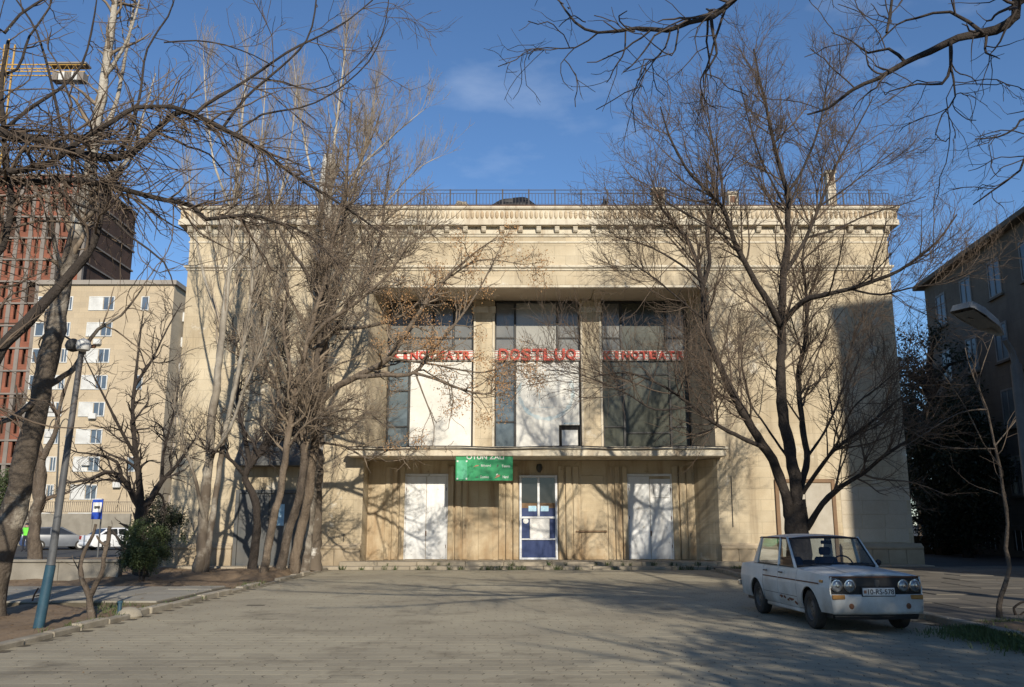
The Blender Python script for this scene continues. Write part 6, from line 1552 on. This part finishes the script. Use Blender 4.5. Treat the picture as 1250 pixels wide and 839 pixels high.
for k in range(9):
    z = 1.2 + k * fl
    for (pxa, pxb, kind) in ((98, 130, 1), (163, 173, 2), (60, 78, 1), (34, 46, 2)):
        xa, xb = at(pxa, 480, Ya)[0], at(pxb, 480, Ya)[0]
        if kind == 2 and pxa > 100 and k not in (8, 5, 2): continue
        w = MB().box(xa, xb, Ya - .10, Ya - .01, z, z + .10).box(xa, xb, Ya - .10, Ya - .01, z + 1.5, z + 1.6).box(xa, xa + .12, Ya - .10, Ya - .01, z + .101, z + 1.499).box(xb - .12, xb, Ya - .10, Ya - .01, z + .101, z + 1.499).build("window", M["white_frame"], ap)
        if kind == 1:
            xm = xa + (xb - xa) * .55
            MB().box(xa + .12, xm, Ya - .07, Ya - .012, z + .102, z + 1.498).build("panel", M["white_frame"], w)
            MB().box(xm + .08, xb - .12, Ya - .05, Ya - .012, z + .102, z + 1.498).build("pane", M["sky_glass"], w)
            MB().box((xm + xb)/2 - .04, (xm + xb)/2 + .04, Ya - .09, Ya - .051, z + .102, z + 1.498).build("mullion", M["white_frame"], w)
        else: MB().box(xa + .12, xb - .12, Ya - .05, Ya - .012, z + .102, z + 1.498).build("pane", M["sky_glass"], w)
    # balconies on the right return
    bl = MB().box(ax1 + .01, ax1 + 1.1, Ya + 3, Ya + 12.5, z - .55, z - .40).box(ax1 + 1.0, ax1 + 1.1, Ya + 3, Ya + 12.5, z - .399, z + .55).box(ax1 + .01, ax1 + .999, Ya + 3, Ya + 3.12, z - .399, z + .55).build("balcony", M["apartment_grey"] if k < 6 else M["white_frame"], ap)
    MB().box(ax1 + .95, ax1 + 1.0, Ya + 3.2, Ya + 12.3, z + .551, z + 1.75).build("balcony_glazing", M["sky_glass"], bl)
    for q_ in range(4): MB().box(ax1 + .94, ax1 + 1.06, Ya + 3.1 + q_*3.0, Ya + 3.3 + q_*3.0, z + .551, z + 1.75).build("mullion", M["white_frame"], bl)
for (px, py) in ((118, 352 + 65), (142, 592), (112, 508), (104, 565), (120, 612)):
    p = at(px, py, Ya - .4); MB().box(p[0] - .4, p[0] + .4, Ya - .5, Ya - .012, p[2] - .3, p[2] + .3).build("air_conditioner", M["white_frame"], ap, bev=.05)

mat("raw_brick", (0.25, 0.092, 0.055), (0.17, 0.065, 0.04), 0.92, 0.4, 7, 0.2, 8, joints=(0.35, 0.9, 0.02, 0.8, "xz"))
mat("raw_concrete", (0.22, 0.19, 0.165), (0.16, 0.14, 0.12), 0.92, 0.4)
mat("shell_inside", (0.09, 0.05, 0.035), (0.05, 0.03, 0.022), 0.95, 0.3)
Yb = 128.0
bx0, bx1 = at(-60, 400, Yb)[0], at(102, 280, Yb)[0]; bzt = at(100, 212, Yb)[2]
bb_ = thing("brick_shell", "tall unfinished red brick block with open concrete floors at the far left", "building", ((bx0 + bx1)/2, Yb, 0))
nf = 16; fh = bzt / nf; nb = 9; bwd = (bx1 - bx0) / nb
MB().box(bx0 + .3, bx1 - .3, Yb + 1.2, Yb + 18, 0, bzt - .5).build("core", M["shell_inside"], bb_)
for k in range(nf + 1): MB().box(bx0, bx1, Yb, Yb + 18.2, k*fh - .25, k*fh).build("floor_slab", M["raw_concrete"], bb_)
for j in range(nb + 1): MB().box(bx0 + j*bwd - .3, bx0 + j*bwd + .3, Yb + .1, Yb + .7, 0, bzt - .26).build("column", M["raw_concrete"], bb_)
for k in range(3, nf):
    for j in range(nb):
        if rnd.random() < .10: continue
        xa, xb = bx0 + j*bwd + .31, bx0 + (j+1)*bwd - .31; z0, z1 = k*fh + .01, (k+1)*fh - .26
        w0 = xa + (xb - xa)*.33; w1 = xa + (xb - xa)*.70
        MB().box(xa, w0, Yb + .25, Yb + .55, z0, z1).box(w1, xb, Yb + .25, Yb + .55, z0, z1).box(w0 + .001, w1 - .001, Yb + .25, Yb + .55, z0, z0 + .85).build("brick_infill", M["raw_brick"], bb_)
# crane with its counterweight
mat("crane_yellow", (0.50, 0.30, 0.06), (0.40, 0.25, 0.08), 0.6, 2)
Yk = 140.0
ca, cb_ = at(-30, 90, Yk), at(106, 90, Yk)
cr = thing("tower_crane", "yellow tower crane arm with concrete counterweights over the brick block", "crane", (at(4, 90, Yk)[0], Yk, 0))
mx = at(4, 90, Yk)[0]; zc = ca[2]
mb = MB()
for dz in (-.0, 1.3):
    for dy in (-.7, .7): mb.box(ca[0], cb_[0], Yk + dy - .09, Yk + dy + .09, zc + dz - .09, zc + dz + .09)
x = ca[0]
while x < cb_[0] - 1.3:
    mb.tube([(x, Yk - .7, zc), (x + .7, Yk - .7, zc + 1.3), (x + 1.4, Yk - .7, zc)], .06, 4); x += 1.4
mb.build("jib", M["crane_yellow"], cr)
for k in range(5): MB().box(cb_[0] - 5.5 + k*1.1, cb_[0] - 4.5 + k*1.1, Yk - .9, Yk + .9, zc - 1.6, zc - .1).build("counterweight", M["white_frame"] if k % 2 else M["raw_concrete"], cr)
MB().box(cb_[0] - 6.5, cb_[0] + .2, Yk - 1.0, Yk + 1.0, zc + 1.4, zc + 1.7).build("machine_deck", M["raw_concrete"], cr)
mb = MB()
for sx in (-.9, .9):
    for sy in (-.9, .9): mb.box(mx + sx - .12, mx + sx + .12, Yk + sy - .12, Yk + sy + .12, 0, zc + 6)
z = 0
while z < zc + 4:
    for sy in (-.9, .9): mb.tube([(mx - .9, Yk + sy, z), (mx + .9, Yk + sy, z + 1.8), (mx - .9, Yk + sy, z + 3.6)], .07, 4)
    z += 3.6
mb.build("mast", M["crane_yellow"], cr)

# ------------------------------------------------------------------ stone building on the right
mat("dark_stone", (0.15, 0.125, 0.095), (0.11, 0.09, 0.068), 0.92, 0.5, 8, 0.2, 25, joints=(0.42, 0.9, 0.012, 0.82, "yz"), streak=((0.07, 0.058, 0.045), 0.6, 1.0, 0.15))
mat("old_frame", (0.22, 0.21, 0.19), (0.15, 0.14, 0.125), 0.7, 2)
mat("dull_glass", (0.05, 0.055, 0.065), (0.03, 0.034, 0.04), 0.35, 1)
ang = R(4.7)
c0 = at(1128, 352, 55.0); H = c0[2]
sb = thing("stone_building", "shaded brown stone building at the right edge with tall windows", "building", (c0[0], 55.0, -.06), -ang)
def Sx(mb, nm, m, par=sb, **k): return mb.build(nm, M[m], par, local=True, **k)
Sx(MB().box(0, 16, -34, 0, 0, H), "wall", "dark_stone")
Sx(MB().box(-.55, 16.5, -34.5, .55, H + .003, H + .30), "eaves", "dark_stone", bev=.03)
Sx(MB().prism([(-.5, H + .3), (16.5, H + .3), (8, H + 2.4)], 'y', -34.4, .45), "roof", "rust_metal")
Sx(MB().box(-.12, 0, -34, .1, 0, 1.6), "plinth", "dark_stone", bev=.02)
for f_ in range(4):
    for k in range(9):
        y = -2.4 - 3.6 * k; z = 2.6 + f_ * (H - 2.6) / 4.0 + .5
        if y < -33: continue
        w = Sx(MB().box(-.06, -.004, y - .72, y - .62, z, z + 2.0).box(-.06, -.004, y + .62, y + .72, z, z + 2.0).box(-.06, -.004, y - .619, y + .619, z + 1.9, z + 2.0).box(-.06, -.004, y - .619, y + .619, z, z + .1).box(-.055, -.004, y - .04, y + .04, z + .101, z + 1.899), "window", "old_frame")
        for s in (-1, 1): Sx(MB().box(-.03, -.005, *sorted((y + s*.041, y + s*.618)), z + .101, z + 1.899), "pane", "dull_glass", w)
        Sx(MB().box(-.16, -.002, y - .85, y + .85, z - .12, z - .01), "sill", "dark_stone", w)
for k in range(9):
    y = -2.4 - 3.6*k; w = Sx(MB().box(-.135, -.121, y - .9, y + .9, .35, 1.35), "basement_window", "dark_room")
    for q_ in range(3): Sx(MB().box(-.15, -.136, y - .62 + q_*.6, y - .56 + q_*.6, .35, 1.35), "bar", "light_metal", w)
yw = thing("yard_wall", "low dark wall closing the yard between cinema and stone building", "wall", (20.5, 52.0, -.06))
for k in range(6): MB().box(14.0 + 2.2*k, 16.18 + 2.2*k, 51.8, 52.2, -.06, .95).build("wall_panel", M["dark_stone"], yw, bev=.02)
# tall block beyond the right edge whose shadow falls on the cinema's right end
sh = thing("tall_block", "tall plain stone block standing beyond the right edge behind the viewer", "building", (21.9, 0.0, 0), R(20))
MB().box(0, 18, -22, 0, -.05, 24.6).build("wall", M["dark_stone"], sh, local=True)
MB().box(-.2, 18.3, -22.3, .2, 24.603, 25.0).build("roof_edge", M["apartment_grey"], sh, local=True)
for f_ in range(7):
    for k in range(5):
        y = -2.5 - 4.2*k; z = 1.2 + 3.1*f_
        w = MB().box(-.06, -.005, y - .8, y + .8, z, z + 1.7).build("window", M["white_frame"], sh, local=True); MB().box(-.08, -.062, y - .68, y + .68, z + .12, z + 1.58).build("pane", M["sky_glass"], w, local=True)
        x = 2.2 + 3.3*k
        w = MB().box(x - .8, x + .8, .005, .06, z, z + 1.7).build("window", M["white_frame"], sh, local=True); MB().box(x - .68, x + .68, .062, .08, z + .12, z + 1.58).build("pane", M["sky_glass"], w, local=True)
print("objects", len(bpy.data.objects), "tris", sum(sum(len(p.vertices) - 2 for p in m_.polygons) if len(m_.polygons) < 3000 else len(m_.polygons)*2 for m_ in {o.data for o in bpy.data.objects if o.type == 'MESH'}))
import math,sys
TH=math.radians(11.6);F=1075.;C,S=math.cos(TH),math.sin(TH);EYE=1.6
def at(px,py,Y):
    a=(px-625)/F;b=(419.5-py)/F
    dx,dy,dz=a,C-b*S,S+b*C
    t=Y/dy
    return (round(a*t,2),round(Y,2),round(EYE+dz*t,2))
def gr(px,py,z=0):
    a=(px-625)/F;b=(419.5-py)/F
    dx,dy,dz=a,C-b*S,S+b*C
    t=(z-EYE)/dz
    return (round(a*t,2),round(dy*t,2),z)
def pj(X,Y,Z):
    z=Z-EYE;d=Y*C+z*S;u=-Y*S+z*C
    return (round(625+F*X/d,1),round(419.5-F*u/d,1))
import OpenImageIO as oiio, sys, numpy as np
b=oiio.ImageBuf('/workdir/render_main.png'); a=b.get_pixels(oiio.FLOAT)[:,:,:3]
s=a.shape[1]/1250
for n,x0,y0,x1,y1 in [('sky top 76,126,178',500,5,660,60),('sky roof 102,154,203',560,180,640,230),('sky right 140,184,220',1095,372,1115,398),('frieze 240,228,200',620,295,700,325),('ground 152,143,120',400,770,560,830),('yard 30,30,32',1190,700,1250,710),('wing wall',690,300,720,325),('entr wall',700,600,745,660),('ground mid',500,715,600,735)]:
    p=a[int(y0*s):int(y1*s),int(x0*s):int(x1*s)].reshape(-1,3); print(n,(p.mean(0)*255).astype(int))
